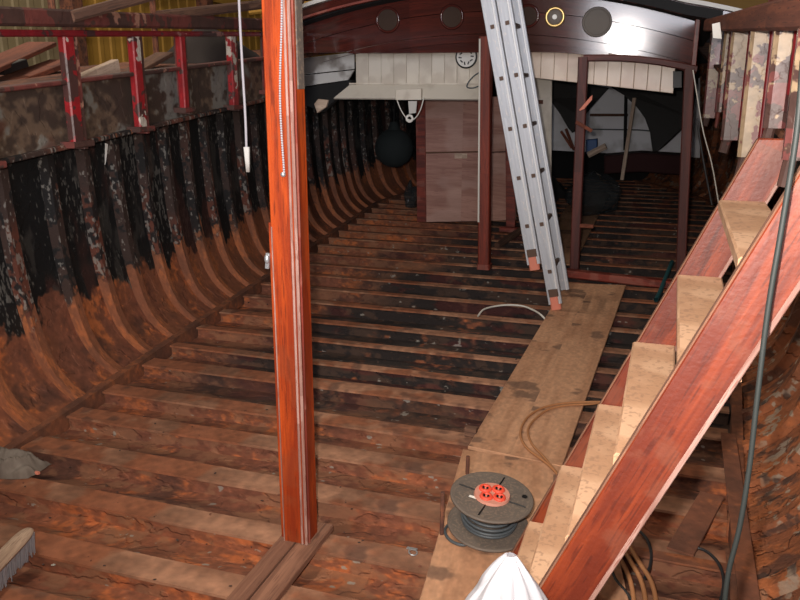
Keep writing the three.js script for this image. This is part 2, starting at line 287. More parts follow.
function place(geo, pos, dir = V(0, 1, 0)) { const g = geo.clone(); g.applyQuaternion(new THREE.Quaternion().setFromUnitVectors(V(0, 1, 0), dir.clone().normalize())); g.translate(pos.x, pos.y, pos.z); return g; }
function slab(outline, thick, origin, ux, uy, bevel = 0.004) {  // outline in metres on the plane (ux, uy)
  const s = new THREE.Shape(outline.map(([x, y]) => new THREE.Vector2(x, y)));
  const g = new THREE.ExtrudeGeometry(s, { depth: thick - 2 * bevel, bevelEnabled: true, bevelThickness: bevel, bevelSize: bevel, bevelOffset: -bevel, bevelSegments: 1, curveSegments: 8 });
  const n = ux.clone().cross(uy).normalize();
  g.translate(0, 0, bevel); g.applyMatrix4(new THREE.Matrix4().makeBasis(ux, uy, n)); g.translate(origin.x, origin.y, origin.z); return g;
}
// polygon traced at one distance on a plane of constant z, thickness away from the viewer
function slabZ(pix, z, thick, bevel = 0.004) { const p = pix.map(([a, b]) => atZ(a, b, z)); return slab(p.map(q => [q.x, q.y]), thick, V(0, 0, z - thick), V(1, 0, 0), V(0, 1, 0), bevel); }

// ================================================================== SETTING: hull
const sheer = z => 0.07 * (-z - 3.4);
const marginL = z => { const d = -z; return d < 11 ? -2.95 - 0.133 * (d - 2.73) : -4.05 + 0.09 * (d - 11) ** 2 * 0.9; };
const marginR = z => { const d = -z; return d < 11 ? 0.36 + 0.06 * (d - 2.73) : 0.86 - 0.09 * (d - 11) ** 2; };
const PROF = [[0, -0.02], [0.1, 0.035], [0.2, 0.12], [0.28, 0.25], [0.33, 0.4], [0.375, 0.62], [0.4, 0.85], [0.415, 1.1], [0.425, 1.35], [0.43, 1.62], [0.435, 2.0]];
const profCurve = new THREE.CatmullRomCurve3(PROF.map(([a, b]) => V(a, b, 0)));
const profAt = t => profCurve.getPointAt(t), GIRTH = profCurve.getLength();
const topT = z => Math.min(1, (1.62 + sheer(z)) / 2.0 * 0.98);

const floor = struct('floor');
{
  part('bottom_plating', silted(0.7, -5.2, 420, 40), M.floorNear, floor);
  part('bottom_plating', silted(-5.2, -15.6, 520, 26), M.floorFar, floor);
  FRAMES.forEach((z, k) => {
    const xl = marginL(z) + 0.04, xr = marginR(z) - 0.04, mat = z > -5 ? M.floorNear : M.floorFar, wob = s => 0.012 * (fbm(s * 1.7, z * 5, 3, 60) - 0.5);
    // web: a plate on edge whose face carries the same paint and rust as the bottom under it
    const nx = 24, web = grid(nx, 3, (u, v) => { const x = xl + (xr - xl) * u, y = -0.012 - 0.1 * v; return { p: V(x, y, z - 0.012 + wob(x) + 0.004 * (fbm(x * 9, v * 4 + z, 3, 64) - 0.5)), uv: [x, z + 0.16 * v + 0.02] }; });
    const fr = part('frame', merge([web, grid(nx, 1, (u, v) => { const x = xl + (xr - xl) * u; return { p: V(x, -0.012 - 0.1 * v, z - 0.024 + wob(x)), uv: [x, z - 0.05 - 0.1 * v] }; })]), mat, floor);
    const wd = z < -4.2 ? 0.075 : 0.13, zb = z - wd + (k % 3) * 0.006;
    const fl = [[[xl, xr]]].map(() => {
      const Q = []; const n = 20, th = 0.012;
      for (let i = 0; i < n; i++) { const x0 = xl + (xr - xl) * i / n, x1 = xl + (xr - xl) * (i + 1) / n, a = wob(x0), b = wob(x1), y = x => 0.004 * (fbm(x * 2.3, z * 3, 2, 70) - 0.5);
        const f0 = V(x0, y(x0), z + 0.006 + a), f1 = V(x1, y(x1), z + 0.006 + b), b0 = V(x0, y(x0), zb + a), b1 = V(x1, y(x1), zb + b), dn = V(0, -th, 0);
        const uv = p => [p.x, p.z * 1 + (k * 0.37) % 2 + p.y];
        Q.push([[f0, f1, b1, b0], [f0, f1, b1, b0].map(uv)]); const g0 = f0.clone().add(dn), g1 = f1.clone().add(dn), c0 = b0.clone().add(dn), c1 = b1.clone().add(dn);
        Q.push([[g0, g1, f1, f0], [g0, g1, f1, f0].map(uv)]); Q.push([[c0, b0, b1, c1], [c0, b0, b1, c1].map(uv)]); Q.push([[g0, c0, c1, g1], [g0, c0, c1, g1].map(uv)]); }
      return fromQuads(Q);
    })[0];
    part('frame_flange', fl, M.flange, fr);
  });
}
function side(name, margin, sgn, matHull, matRib, zA, zB, ribZ) {
  const w = struct(name);
  const pos = (z, t, inn = 0) => { const q = profAt(t), t2 = profAt(Math.min(1, t + 0.01)).sub(profAt(Math.max(0, t - 0.01))).normalize(), f = sgn; return V(margin(z) + f * (q.x - inn * t2.y), q.y + inn * t2.x, z); };
  part('hull_plating', grid(110, 30, (u, v) => { const z = zA + (zB - zA) * u, t = v * topT(z), p = pos(z, t, 0.012 * (fbm(z * 2, t * 6, 3, 75) - 0.5) - 0.02); return { p, uv: [-z, t * GIRTH] }; }), matHull, w);
  ribZ.forEach((z, k) => {
    const n = 22, T = topT(z) * 0.99, wd = 0.062 + 0.014 * h2(k, 3, 5), dp = 0.05;
    const Q = [], sec = t => { const d = dp * (0.45 + 0.55 * sm(0.02, 0.28, t)); return [pos(z + wd / 2, t, -0.03), pos(z + wd / 2 - 0.006, t, d), pos(z - wd / 2 + 0.006, t, d), pos(z - wd / 2, t, -0.03)]; };
    for (let i = 0; i < n; i++) { const a = sec(i / n * T), b = sec((i + 1) / n * T), g0 = i / n * T * GIRTH, g1 = (i + 1) / n * T * GIRTH, us = [0, 0.05, 0.11, 0.16].map(s => s + k * 0.71);
      for (let j = 0; j < 3; j++) Q.push([[a[j], a[j + 1], b[j + 1], b[j]], [[us[j], g0], [us[j + 1], g0], [us[j + 1], g1], [us[j], g1]]]); }
    part('rib', fromQuads(Q), matRib, w);
  });
  // the flat strip that runs along the turn of the bilge
  part('bilge_strip', grid(60, 1, (u, v) => { const z = zA + (zB - zA) * u; return { p: V(margin(z) + sgn * (v * 0.055 - 0.03), 0.012 + 0.006 * fbm(z * 3, 1, 2, 5), z), uv: [z, v * 0.06] }; }), M.rustBar, w);
  part('bilge_strip', grid(60, 1, (u, v) => { const z = zA + (zB - zA) * u; return { p: V(margin(z) - sgn * 0.03, 0.015 - 0.1 * v, z), uv: [z, v * 0.1] }; }), M.rustBar, w);
  return w;
}
{
  const rl = [-0.4, -0.85, -1.3, -1.75, -2.2, -2.62, -3.05, -3.46, -3.88, -4.26, -4.62, -5.0, -5.36, -5.72, -6.08, -6.46]; for (let z = -6.85; z > -14; z -= 0.42) rl.push(z);
  side('wall_left', marginL, -1, M.hull, M.rib, 0.7, -15.6, rl);
  const rrz = []; for (let z = -0.2; z > -14; z -= 0.42) rrz.push(z);
  side('wall_right', marginR, 1, M.hullR, M.hullR, 0.7, -15.6, rrz);
  const wf = struct('wall_front'); part('bulkhead', box(-4.6, 1.6, -0.15, 2.5, -15.1, -15.0), M.blackDull, wf);
  const wb = struct('wall_back'); part('bulkhead', box(-3.2, 0.7, -0.15, 1.35, 0.55, 0.62), M.steel, wb);
}

// ================================================================== SETTING: the shed around the ship
{
  const hx0 = -7.6, hx1 = 6.5, hz0 = -22, hz1 = 7, hy0 = -1.2, hy1 = 6.2;
  const hf = struct('hall_floor'); part('slab', box(hx0, hx1, hy0 - 0.2, hy0, hz0, hz1), M.hallDark, hf);
  const ce = struct('ceiling'); part('roof_slab', box(hx0, hx1, hy1, hy1 + 0.2, hz0, hz1), M.hallDark, ce);
  const clad = (parent, p0, dir, len, mat) => {      // one trapezoidal sheet, standing
    const n = Math.round(len / 0.25), nrm = V(-dir.z, 0, dir.x), Q = [];
    let s = 0; const put = (a, b, da, db) => { const A = p0.clone().addScaledVector(dir, a).addScaledVector(nrm, da), B = p0.clone().addScaledVector(dir, b).addScaledVector(nrm, db); Q.push([[A, B, B.clone().setY(hy1), A.clone().setY(hy1)], [[a, hy0], [b, hy0], [b, hy1], [a, hy1]]]); };
    const st = len / n;
    for (let i = 0; i < n; i++) { const o = i * st; put(o, o + st * 0.5, 0, 0); put(o + st * 0.5, o + st * 0.6, 0, 0.016); put(o + st * 0.6, o + st * 0.9, 0.016, 0.016); put(o + st * 0.9, o + st, 0.016, 0); }
    part('cladding_sheet', fromQuads(Q), mat, parent);
  };
  const wl = struct('wall_hall_left'); part('backing', box(hx0 - 0.15, hx0 - 0.06, hy0, hy1, hz0, hz1), M.hallDark, wl);
  for (let z = hz1; z > hz0 + 0.1; z -= 1) clad(wl, V(hx0, hy0, z), V(0, 0, -1), 1, z > -8.6 ? M.beigeClad : M.yellowClad);
  for (const y of [1.05, 3.0]) part('wall_rail', box(hx0 + 0.04, hx0 + 0.16, y, y + 0.12, hz0, hz1), M.yellowClad, wl);
  for (const z of [-3.5, -9.0, -12.2, -16]) part('wall_column', box(hx0 + 0.04, hx0 + 0.24, hy0, hy1, z - 0.1, z + 0.1), M.steel, wl);
  const wr = struct('wall_hall_right'); part('backing', box(hx1, hx1 + 0.15, hy0, hy1, hz0, hz1), M.beigeClad, wr);
  const wf = struct('wall_hall_front'); part('backing', box(hx0, hx1, hy0, hy1, hz0 - 0.15, hz0), M.yellowClad, wf);
  const wb = struct('wall_hall_back'); part('backing', box(hx0, hx1, hy0, hy1, hz1, hz1 + 0.15), M.beigeClad, wb);
  const dw = struct('added_door_1'); part('added_glow_panel', box(-0.6, 5.0, 0.8, 4.4, 6.9, 6.93), std({ color: 0xe8e8e8, emissive: 0xf2f4ff, emissiveIntensity: 1.5 }), dw);  // glowing door added out of view as the body of the fill source
  for (const [a, b, c, d] of [[-0.7, 5.1, 4.4, 4.52], [-0.7, 5.1, 0.68, 0.8], [-0.72, -0.6, 0.68, 4.52], [5.0, 5.12, 0.68, 4.52]]) part('added_door_rail', box(a, b, c, d, 6.86, 6.96), M.steel, dw);
  // strip lights hung from the shed roof
  for (const [x, z] of [[-1.6, 4.6], [-1.6, -0.5], [-5.4, -6]]) {
    const t = thing('strip_light', 'long white fluorescent batten hung under the shed roof', 'lamp', V(x, 5.6, z), 'strip lights of the shed');
    part('housing', box(x - 0.12, x + 0.12, 5.62, 5.7, z - 0.9, z + 0.9), M.white, t);
    for (const s of [-0.6, 0.6]) part('hanger', box(x - 0.01, x + 0.01, 5.7, 6.2, z + s - 0.01, z + s + 0.01), M.zinc, t);
    part('diffuser', box(x - 0.1, x + 0.1, 5.6, 5.62, z - 0.88, z + 0.88, 0.002), std({ color: 0xffffff, emissive: 0xfff0dc, emissiveIntensity: 2 }), t);
    const l = new THREE.RectAreaLight(0xfff0dc, x < -4 ? 110 : 90, 0.2, 1.76); l.position.set(0, -0.01, 0); l.rotation.x = -Math.PI / 2; t.add(l);
  }
}

// ================================================================== the bulwark framing along both sides
const xl = z => -3.22 - 0.07 * (-z - 3.5), xr = z => 0.31 - 0.02 * (-z - 3.5);
function along(fx, z0, z1, y, w, h, n, c) { return beam(V(fx(z0), y(z0), z0), V(fx(z1), y(z1), z1), w, h, V(0, 1, 0), c, { segs: n }); }
{
  const b = thing('bulwark_frame', 'rusty steel side framing with red peeling stanchions before the yellow wall', 'framing', V(xl(-4), 1.3, -4));
  const z0 = 0.5, z1 = -7.35;
  part('coaming_plate', along(z => xl(z) - 0.06, z0, z1, z => 1.53 + sheer(z), 0.025, 0.36, 8, 0.006), M.plate, b);
  part('deck_edge', along(z => xl(z) - 0.02, z0, z1, z => 1.71 + sheer(z), 0.1, 0.025, 8, 0.006), M.railPaint, b);
  part('lower_edge', along(z => xl(z) - 0.05, z0, z1, z => 1.355 + sheer(z), 0.07, 0.03, 8, 0.006), M.rib, b);
  part('top_rail', along(z => xl(z), z0, z1, z => 2.055 + sheer(z) * 0.7, 0.12, 0.09, 8, 0.012), M.railPaint, b);
  part('rail_flange', along(z => xl(z) + 0.03, z0, z1, z => 1.975 + sheer(z) * 0.7, 0.05, 0.035, 8, 0.006), M.railRed, b);
  for (const [px, w] of [[-30, 0.085], [68, 0.085], [135, 0.08], [181, 0.06], [231, 0.085], [266, 0.06], [292, 0.06], [-150, 0.08]]) {
    let z = -3.7; for (let k = 0; k < 6; k++) z = atX(px, 90, xl(z)).z;
    if (px < -100) z = -2.3;
    const yb = 1.37 + sheer(z) - (w > 0.07 ? 0.02 : -0.04), yt = 1.96 + sheer(z) * 0.7, x = xl(z) + 0.02;
    const s = part('stanchion', beam(V(x, yb, z), V(x, yt, z), w, 0.05, V(1, 0, 0), 0.008), M.redPeel, b);
    part('stanchion_flange', beam(V(x - 0.03, yb - 0.015, z - w * 0.72), V(x - 0.03, yt, z - w * 0.72), w * 0.42, 0.09, V(1, 0, 0), 0.004), M.railPaint, s);
    part('foot_bracket', beam(V(x - 0.02, yb + 0.015, z + w * 0.7), V(x - 0.02, yb + 0.015, z - w * 1.3), 0.11, 0.035, V(0, 1, 0), 0.006), M.railPaint, s);
  }
  // side deck behind it
  const d = struct('deck_left'); part('deck_plate', along(z => xl(z) - 0.6, z0, -14, z => 1.69 + sheer(z), 1.1, 0.03, 10, 0.004), M.steel, d);
  const dr = struct('deck_right'); part('deck_plate', along(z => xr(z) + 0.62, z0, -14, z => 1.55 + sheer(z), 1.1, 0.03, 10, 0.004), M.steel, dr);
}
{
  const b = thing('bulwark_frame', 'row of wide stanchions in peeling white and pink paint above the stairs', 'framing', V(xr(-4), 1.4, -4));
  part('top_rail', along(z => xr(z) + 0.0, 0.2, -7.3, z => 1.97 + sheer(z) * 0.75, 0.14, 0.09, 8, 0.01), M.redWood, b);
  part('rail_cap', along(z => xr(z) + 0.1, 0.2, -3.6, z => 2.05 + sheer(z) * 0.7, 0.2, 0.05, 4, 0.01), M.varnishWorn, b);
  const edges = [[706, 718, 118], [719, 725, 112], [727, 744, 140], [746, 765, 157], [769, 788, 128], [793, 815, 160], [822, 850, 160]];
  for (const [a, c, yb] of edges) {
    const q = atX((a + c) / 2, 90, 0.3), z = q.z, w = (c - a) * camera.position.distanceTo(q) / 800 * 0.97;
    const y0 = atZ((a + c) / 2, yb, z).y, y1 = 1.93 + sheer(z) * 0.75;
    const s = part('stanchion', beam(V(q.x, y0, z), V(q.x, y1, z), 0.05, w, V(1, 0, 0), 0.014), M.whitePeel, b);
    part('stanchion_flange', beam(V(q.x + w * 0.42, y0 + 0.05, z + 0.028), V(q.x + w * 0.42, y1, z + 0.028), 0.03, w * 0.2, V(1, 0, 0), 0.006), M.railRed, s);
    part('broken_foot', beam(V(q.x - w * 0.3, y0 - 0.035 * (1 + (a % 3)), z - 0.01), V(q.x - w * 0.12, y0 + 0.02, z - 0.01), 0.03, w * 0.5, V(1, 0, 0), 0.008), M.railPaint, s);
  }
  part('coaming_plate', along(z => xr(z) + 0.1, 0.4, -7.3, z => 1.66 + sheer(z), 0.025, 0.5, 8, 0.006), M.blackDull, b);
}
// timber left lying on the side deck
{
  const g = 'loose timber on the side deck';
  const P = (px, py, x) => atX(px, py, x);
  const B = (name, a, c, w, h, mat, label) => solo(name, beam(a, c, w, h, V(0, 1, 0), 0.004), mat, label, 'timber', g);
  B('timber_board', P(-45, 82, -3.75), P(42, 44, -4.3), 0.2, 0.03, M.redWood, 'red-brown board tilted up, topmost of the loose timber by the red stanchion');
  B('timber_board', P(-30, 96, -3.75), P(62, 62, -4.15), 0.18, 0.035, M.redWood, 'red-brown board lying below the topmost tilted board');
  B('timber_board', P(-10, 98, -3.45), P(66, 82, -3.52), 0.1, 0.03, M.oldWood, 'grey-brown board at the bottom of the loose timber near the red stanchion');
  B('timber_batten', P(0, 71, -3.9), P(24, 63, -3.9), 0.06, 0.05, M.black, 'short black batten between the two tilted red-brown boards');
  solo('sawn_plank', beam(P(76, 84, -3.42), P(116, 66, -3.52), 0.05, 0.085, V(0, 1, 0), 0.004), M.paleWood, 'pale freshly sawn plank end leaning between two red stanchions', 'timber', g);
  B('timber_board', P(96, 92, -3.55), P(165, 54, -3.75), 0.14, 0.03, M.oldWood, 'long brown board rising beside the pale sawn plank');
  B('timber_board', P(128, 86, -3.45), P(176, 74, -3.47), 0.05, 0.03, M.redWood, 'thin reddish board lying under the long brown board');
  B('timber_board', P(150, 88, -3.55), P(246, 62, -3.95), 0.18, 0.04, M.oldWood, 'wide weathered board lying behind the thin red stanchion');
  B('timber_board', P(205, 70, -3.62), P(262, 58, -3.66), 0.06, 0.03, M.redWood, 'reddish batten beside the post, on the side deck');
  solo('timber_pole', beam(atX(70, 17, -3.2), atX(200, -18, -3.0), 0.07, 0.06, V(0, 1, 0), 0.015), M.oldWood, 'dark brown pole slanting up off the top rail', 'pole', 'poles over the rail');
  solo('timber_pole', beam(atX(160, 16, -3.35), atX(300, 0, -3.25), 0.08, 0.07, V(0, 1, 0), 0.015), M.oldWood, 'dark brown pole slanting up behind the varnished post', 'pole', 'poles over the rail');
  solo('tarpaulin_heap', grid(14, 10, (u, v) => { const p = atX(188 + u * 64, 80, -3.75), z = p.z; const x = -3.6 - v * 0.5, hgt = Math.sin(Math.PI * v) ** 0.6 * Math.sin(Math.PI * u) ** 0.7 * (0.22 + 0.08 * fbm(u * 5, v * 5, 3, 91)); return { p: V(x, 1.705 + sheer(z) + hgt, z), uv: [u, v] }; }), std({ color: 0x2a2220, roughness: 0.95 }), 'dark crumpled tarpaulin heap on the side deck behind the stanchions', 'tarpaulin');
  for (const [px, y0, y1] of [[53, -40, 17], [157, -30, 62]]) { const a = atX(px, y1, -3.9), c = a.clone().setY(3.2); solo('scaffold_tube', place(new THREE.CylinderGeometry(0.024, 0.024, 3.2 - a.y, 10).translate(0, (3.2 - a.y) / 2, 0), V(a.x, a.y, a.z)), M.steel, px < 100 ? 'upright scaffold tube in front of the beige cladding' : 'upright scaffold tube in front of the yellow cladding', 'tube'); }
}

// ================================================================== cabin front: curved fascia, roof edge, panelling
const ZF = -7.5, LEAN = 2.3 * Math.PI / 180;
const arcTop = x => 2.5 - 0.27 * ((x + 1.7) / 1.79) ** 2;
function arcStrip(x0, x1, dTop, dBot, z, thick, topFn = arcTop, botFn, lean = LEAN, yawn = -0.0575) {   // board that follows the camber
  const n = 28, Q = [], pt = (x, y, t) => { const dy = y - 2.0; return V(x, y, z + dy * Math.tan(lean) + (x + 1.7) * yawn - t); };
  const yT = x => topFn(x) - dTop, yB = x => botFn ? botFn(x) : topFn(x) - dBot;
  for (let i = 0; i < n; i++) { const a = x0 + (x1 - x0) * i / n, b = x0 + (x1 - x0) * (i + 1) / n;
    const f = [pt(a, yB(a), 0), pt(b, yB(b), 0), pt(b, yT(b), 0), pt(a, yT(a), 0)], k = [pt(a, yB(a), thick), pt(b, yB(b), thick), pt(b, yT(b), thick), pt(a, yT(a), thick)];
    const uv = [[a, 0], [b, 0], [b, yT(b) - yB(b)], [a, yT(a) - yB(a)]];
    Q.push([f, uv]); Q.push([[k[1], k[0], k[3], k[2]], [uv[1], uv[0], uv[3], uv[2]]]);
    Q.push([[f[3], f[2], k[2], k[3]], [[a, 0], [b, 0], [b, thick], [a, thick]]]); Q.push([[k[0], k[1], f[1], f[0]], [[a, 0], [b, 0], [b, thick], [a, thick]]]);
    if (i === 0) Q.push([[k[0], f[0], f[3], k[3]], [[0, 0], [thick, 0], [thick, 0.3], [0, 0.3]]]); if (i === n - 1) Q.push([[f[1], k[1], k[2], f[2]], [[0, 0], [thick, 0], [thick, 0.3], [0, 0.3]]]); }
  return fromQuads(Q);
}
const fz = (x, y) => ZF + (y - 2.0) * Math.tan(LEAN) + (x + 1.7) * -0.0575;
const onFascia = (px, py) => { let p = atZ(px, py, ZF); for (let k = 0; k < 4; k++) p = atZ(px, py, fz(p.x, p.y)); return p; };
{
  const F = thing('cabin_fascia', 'dark glossy varnished cambered fascia across the hold with round ports and a brass lamp', 'fascia', V(-1.7, 1.9, ZF));
  const x0 = -3.55, x1 = 0.1;
  part('fascia_board', arcStrip(x0, x1, 0, 0.155, ZF, 0.04), M.fascia, F);
  const flat = x => x < -1.3 ? 1.992 : 0;
  part('fascia_board', arcStrip(x0, x1, 0.16, 0, ZF - 0.003, 0.04, arcTop, x => Math.max(arcTop(x) - 0.345, flat(x) + 0.008)), M.fascia, F);
  part('fascia_batten', arcStrip(-3.0, x1, 0.35, 0, ZF + 0.012, 0.05, arcTop, x => Math.min(arcTop(x) - 0.352, Math.max(arcTop(x) - 0.42, flat(x)))), M.fascia, F);
  part('fascia_infill', arcStrip(-3.3, -0.6, 0.37, 0, ZF - 0.06, 0.03, arcTop, x => Math.min(arcTop(x) - 0.372, 1.992 - (x > -1.3 ? 0.1 * (x + 1.3) ** 2 : 0))), M.fascia, F);
  part('end_board', beam(V(x1 + 0.02, 1.8, fz(x1, 1.8) - 0.03), V(x1 + 0.02, 2.25, fz(x1, 2.25) - 0.03), 0.12, 0.04, V(1, 0, 0)), M.varnishWorn, F);
  const n = V(0.0575, -Math.tan(LEAN), 1).normalize();
  for (const [px, py, r] of [[388, 20, 0.105], [452, 17, 0.1], [528, 16, 0.09], [597, 22, 0.115]]) {
    const c = onFascia(px, py).addScaledVector(n, 0.006);
    const ring = part('port_ring', place(new THREE.TorusGeometry(r, 0.013, 8, 36).rotateX(Math.PI / 2), c, n), px > 590 ? M.lensGlass : M.fascia, F);
    part('port_glass', place(new THREE.CylinderGeometry(r, r, 0.008, 32), c, n), px > 590 ? M.lensGlass : M.portDark, ring);
  }
  const c = onFascia(555, 17).addScaledVector(n, 0.012);
  const lr = part('brass_lamp_ring', place(new THREE.TorusGeometry(0.075, 0.014, 10, 32).rotateX(Math.PI / 2), c, n), M.brass, F);
  part('lamp_lens', place(new THREE.SphereGeometry(0.072, 20, 10, 0, Math.PI * 2, 0, Math.PI / 2).scale(1, 0.35, 1), c, n), M.greyPlastic, lr);
  part('lamp_centre', place(new THREE.CylinderGeometry(0.02, 0.026, 0.03, 16), c.clone().addScaledVector(n, 0.02), n), M.white, lr);
  // overhanging edge of the cabin roof
  const R = thing('cabin_roof', 'flat cambered cabin roof with a moulded brown edge overhanging the fascia', 'roof', V(-1.7, 2.4, ZF));
  const ext = x => 2.505 - 0.27 * ((x + 1.7) / 1.79) ** 2 + (x > 0.0 ? 0.11 * x : 0);
  part('roof_deck', arcStrip(-3.7, 0.3, -0.08, 0, ZF + 0.26, 7.6, ext, null, 0, 0), M.blackDull, R);
  part('edge_board', arcStrip(-3.75, 0.62, -0.09, -0.02, ZF + 0.3, 0.04, ext, null, 0, -0.0575), M.fascia, R);
  part('edge_moulding', arcStrip(-3.75, 0.6, -0.02, 0.0, ZF + 0.33, 0.06, ext, null, 0, -0.0575), M.varnishWorn, R);
  part('edge_cap', arcStrip(-3.8, 0.64, -0.125, -0.092, ZF + 0.36, 0.2, ext, null, 0, -0.0575), M.whiteDirty, R);
  solo('yellow_pipe', beam(atZ(250, 12, -9.5), atZ(356, -2, -9.5), 0.07, 0.07, V(0, 1, 0), 0.02), M.yellowClad, 'yellow pipe running above the dark fascia', 'pipe');
}
// white tongue-and-groove boarding behind the fascia
{
  const zT = -7.86;
  const T = thing('white_panelling', 'off-white tongue-and-groove boarding with a white valance, beside the varnished centre post', 'panelling', atZ(415, 98, zT));
  for (let k = 0; k < 10; k++) { const a = 356 + k * 12.6, b = a + 12.4; const p = atZ(a, 86, zT), q = atZ(b, 86, zT); part('board', beam(V((p.x + q.x) / 2, atZ(a, 87, zT).y, zT - 0.01), V((p.x + q.x) / 2, 2.12, zT - 0.01), q.x - p.x, 0.018, V(0, 0, 1), 0.004), M.cream, T); }
  const yv = atZ(400, 85, zT).y, yw = atZ(400, 98.5, zT + 0.12).y, xa = atZ(350, 86, zT).x, xb = atZ(482, 86, zT).x, xc = atZ(334, 100, zT + 0.12).x;
  part('valance', fromQuads((() => { const A = V(xa, yv, zT + 0.01), B = V(xb, yv, zT + 0.01), C = V(xb, yw, zT + 0.13), D = V(xc, yw, zT + 0.13), o = V(0, -0.012, -0.02), m = p => p.clone().add(o), uv = p => [p.x, p.y]; const q = (...p) => [p, p.map(uv)]; return [q(D, C, B, A), q(m(A), m(B), m(C), m(D)), q(m(D), m(C), C, D), q(A, B, m(B), m(A)), q(m(A), m(D), D, A), q(C, m(C), m(B), B)]; })()), M.cream, T);
  part('bead', beam(V(xa, yv + 0.012, zT + 0.012), V(xb, yv + 0.012, zT + 0.012), 0.02, 0.016), M.cream, T);
  const S = thing('side_boards', 'two stained white horizontal boards ending at the varnished post', 'boards', atZ(330, 84, zT));
  for (const [a, b] of [[[298, 59, 354, 52], [298, 75, 354, 69]], [[298, 76, 354, 70], [298, 87, 348, 80]]]) {
    const z1 = zT - 0.05; const p = [atZ(a[0], a[1], z1), atZ(a[2], a[3], z1), atZ(b[2], b[3], z1), atZ(b[0], b[1], z1)];
    part('board', slab([p[3], p[2], p[1], p[0]].map(q => [q.x, q.y]), 0.03, V(0, 0, z1 - 0.03), V(1, 0, 0), V(0, 1, 0), 0.003), M.whiteDirty, S);
  }
  const K = thing('corner_knee', 'dark wooden knee under the white side boards with a sawn orange end', 'knee', atZ(325, 112, zT));
  part('knee', slabZ([[300, 88], [352, 80], [350, 86], [334, 101], [322, 112], [302, 104]], zT - 0.02, 0.1), M.blackDull, K);
  part('sawn_end', slabZ([[314, 104], [318, 99], [328, 100], [326, 107], [317, 113]], zT + 0.01, 0.06), M.paleWood, K);
  // right-hand boarding follows the camber
  const zR = -7.95, R = thing('peach_panelling', 'glossy cream tongue-and-groove boarding over the doorway', 'panelling', atZ(600, 90, zR));
  for (let k = 0; k < 11; k++) {
    const a = 527 + k * 13.3, b = a + 13.05, bot = x => 77 + (x - 527) * 0.112; const p = atZ(a, bot(a), zR), q = atZ(b, bot(b), zR), yt = 2.13;
    part('board', slab([[p.x, p.y], [q.x, q.y], [q.x, arcTop(q.x) - 0.36], [p.x, arcTop(p.x) - 0.36]], 0.018, V(0, 0, zR - 0.018), V(1, 0, 0), V(0, 1, 0), 0.004), M.creamPeach, R);
  }
  // round white vent, half hidden by the fascia
  const c = atZ(466.5, 57, zT + 0.03), V0 = thing('round_vent', 'round white vent with slots, half hidden under the dark fascia', 'vent', c);
  const disc = part('cover', place(new THREE.CylinderGeometry(0.098, 0.106, 0.03, 40), c, V(0, 0, 1)), M.white, V0);
  part('rim', place(new THREE.TorusGeometry(0.1, 0.008, 8, 40).rotateX(Math.PI / 2), c.clone().add(V(0, 0, 0.012)), V(0, 0, 1)), M.black, V0);
  for (let k = 0; k < 10; k++) { const a = k / 10 * Math.PI * 2 + 0.1; part('slot', place(new THREE.BoxGeometry(0.012, 0.004, 0.03).rotateY(-a + Math.PI / 2), c.clone().add(V(Math.cos(a) * 0.06, Math.sin(a) * 0.06, 0.016)), V(0, 0, 1)), M.black, V0); }
  // junction box and its loop of wire
  const zb = zT + 0.14, J = thing('junction_box', 'cream junction box on the white valance with a loop of white wire below', 'box', atZ(409, 98, zb));
  part('box_body', slabZ([[395.5, 89.5], [421, 88.5], [421, 100], [395.5, 100]], zb + 0.03, 0.05), M.cream, J);
  part('wire_loop', tube([[397, 100], [401, 110], [407, 118.5], [412, 120], [417, 116], [421, 108], [424, 97]].map(([a, b]) => atZ(a, b, zb + 0.04)), 0.006, 30, 6), M.cableWhite, J);
  part('holder', place(new THREE.TorusGeometry(0.03, 0.012, 8, 16).rotateX(Math.PI / 2), atZ(409.5, 118.5, zb + 0.04), V(0, 0, 1)), M.white, J);
  part('hanging_card', slabZ([[408, 101], [417, 101], [416, 113], [409, 114]], zb + 0.0, 0.012, 0.002), M.whiteDirty, J);
  solo('grey_wire', tube([[480, 72], [474, 76], [468, 83], [467, 87], [473, 88], [479, 86]].map(([a, b]) => atZ(a, b, zT + 0.05)), 0.007, 30, 6), M.cableGrey, 'grey wire bent in a hook beside the varnished centre post', 'wire');
}
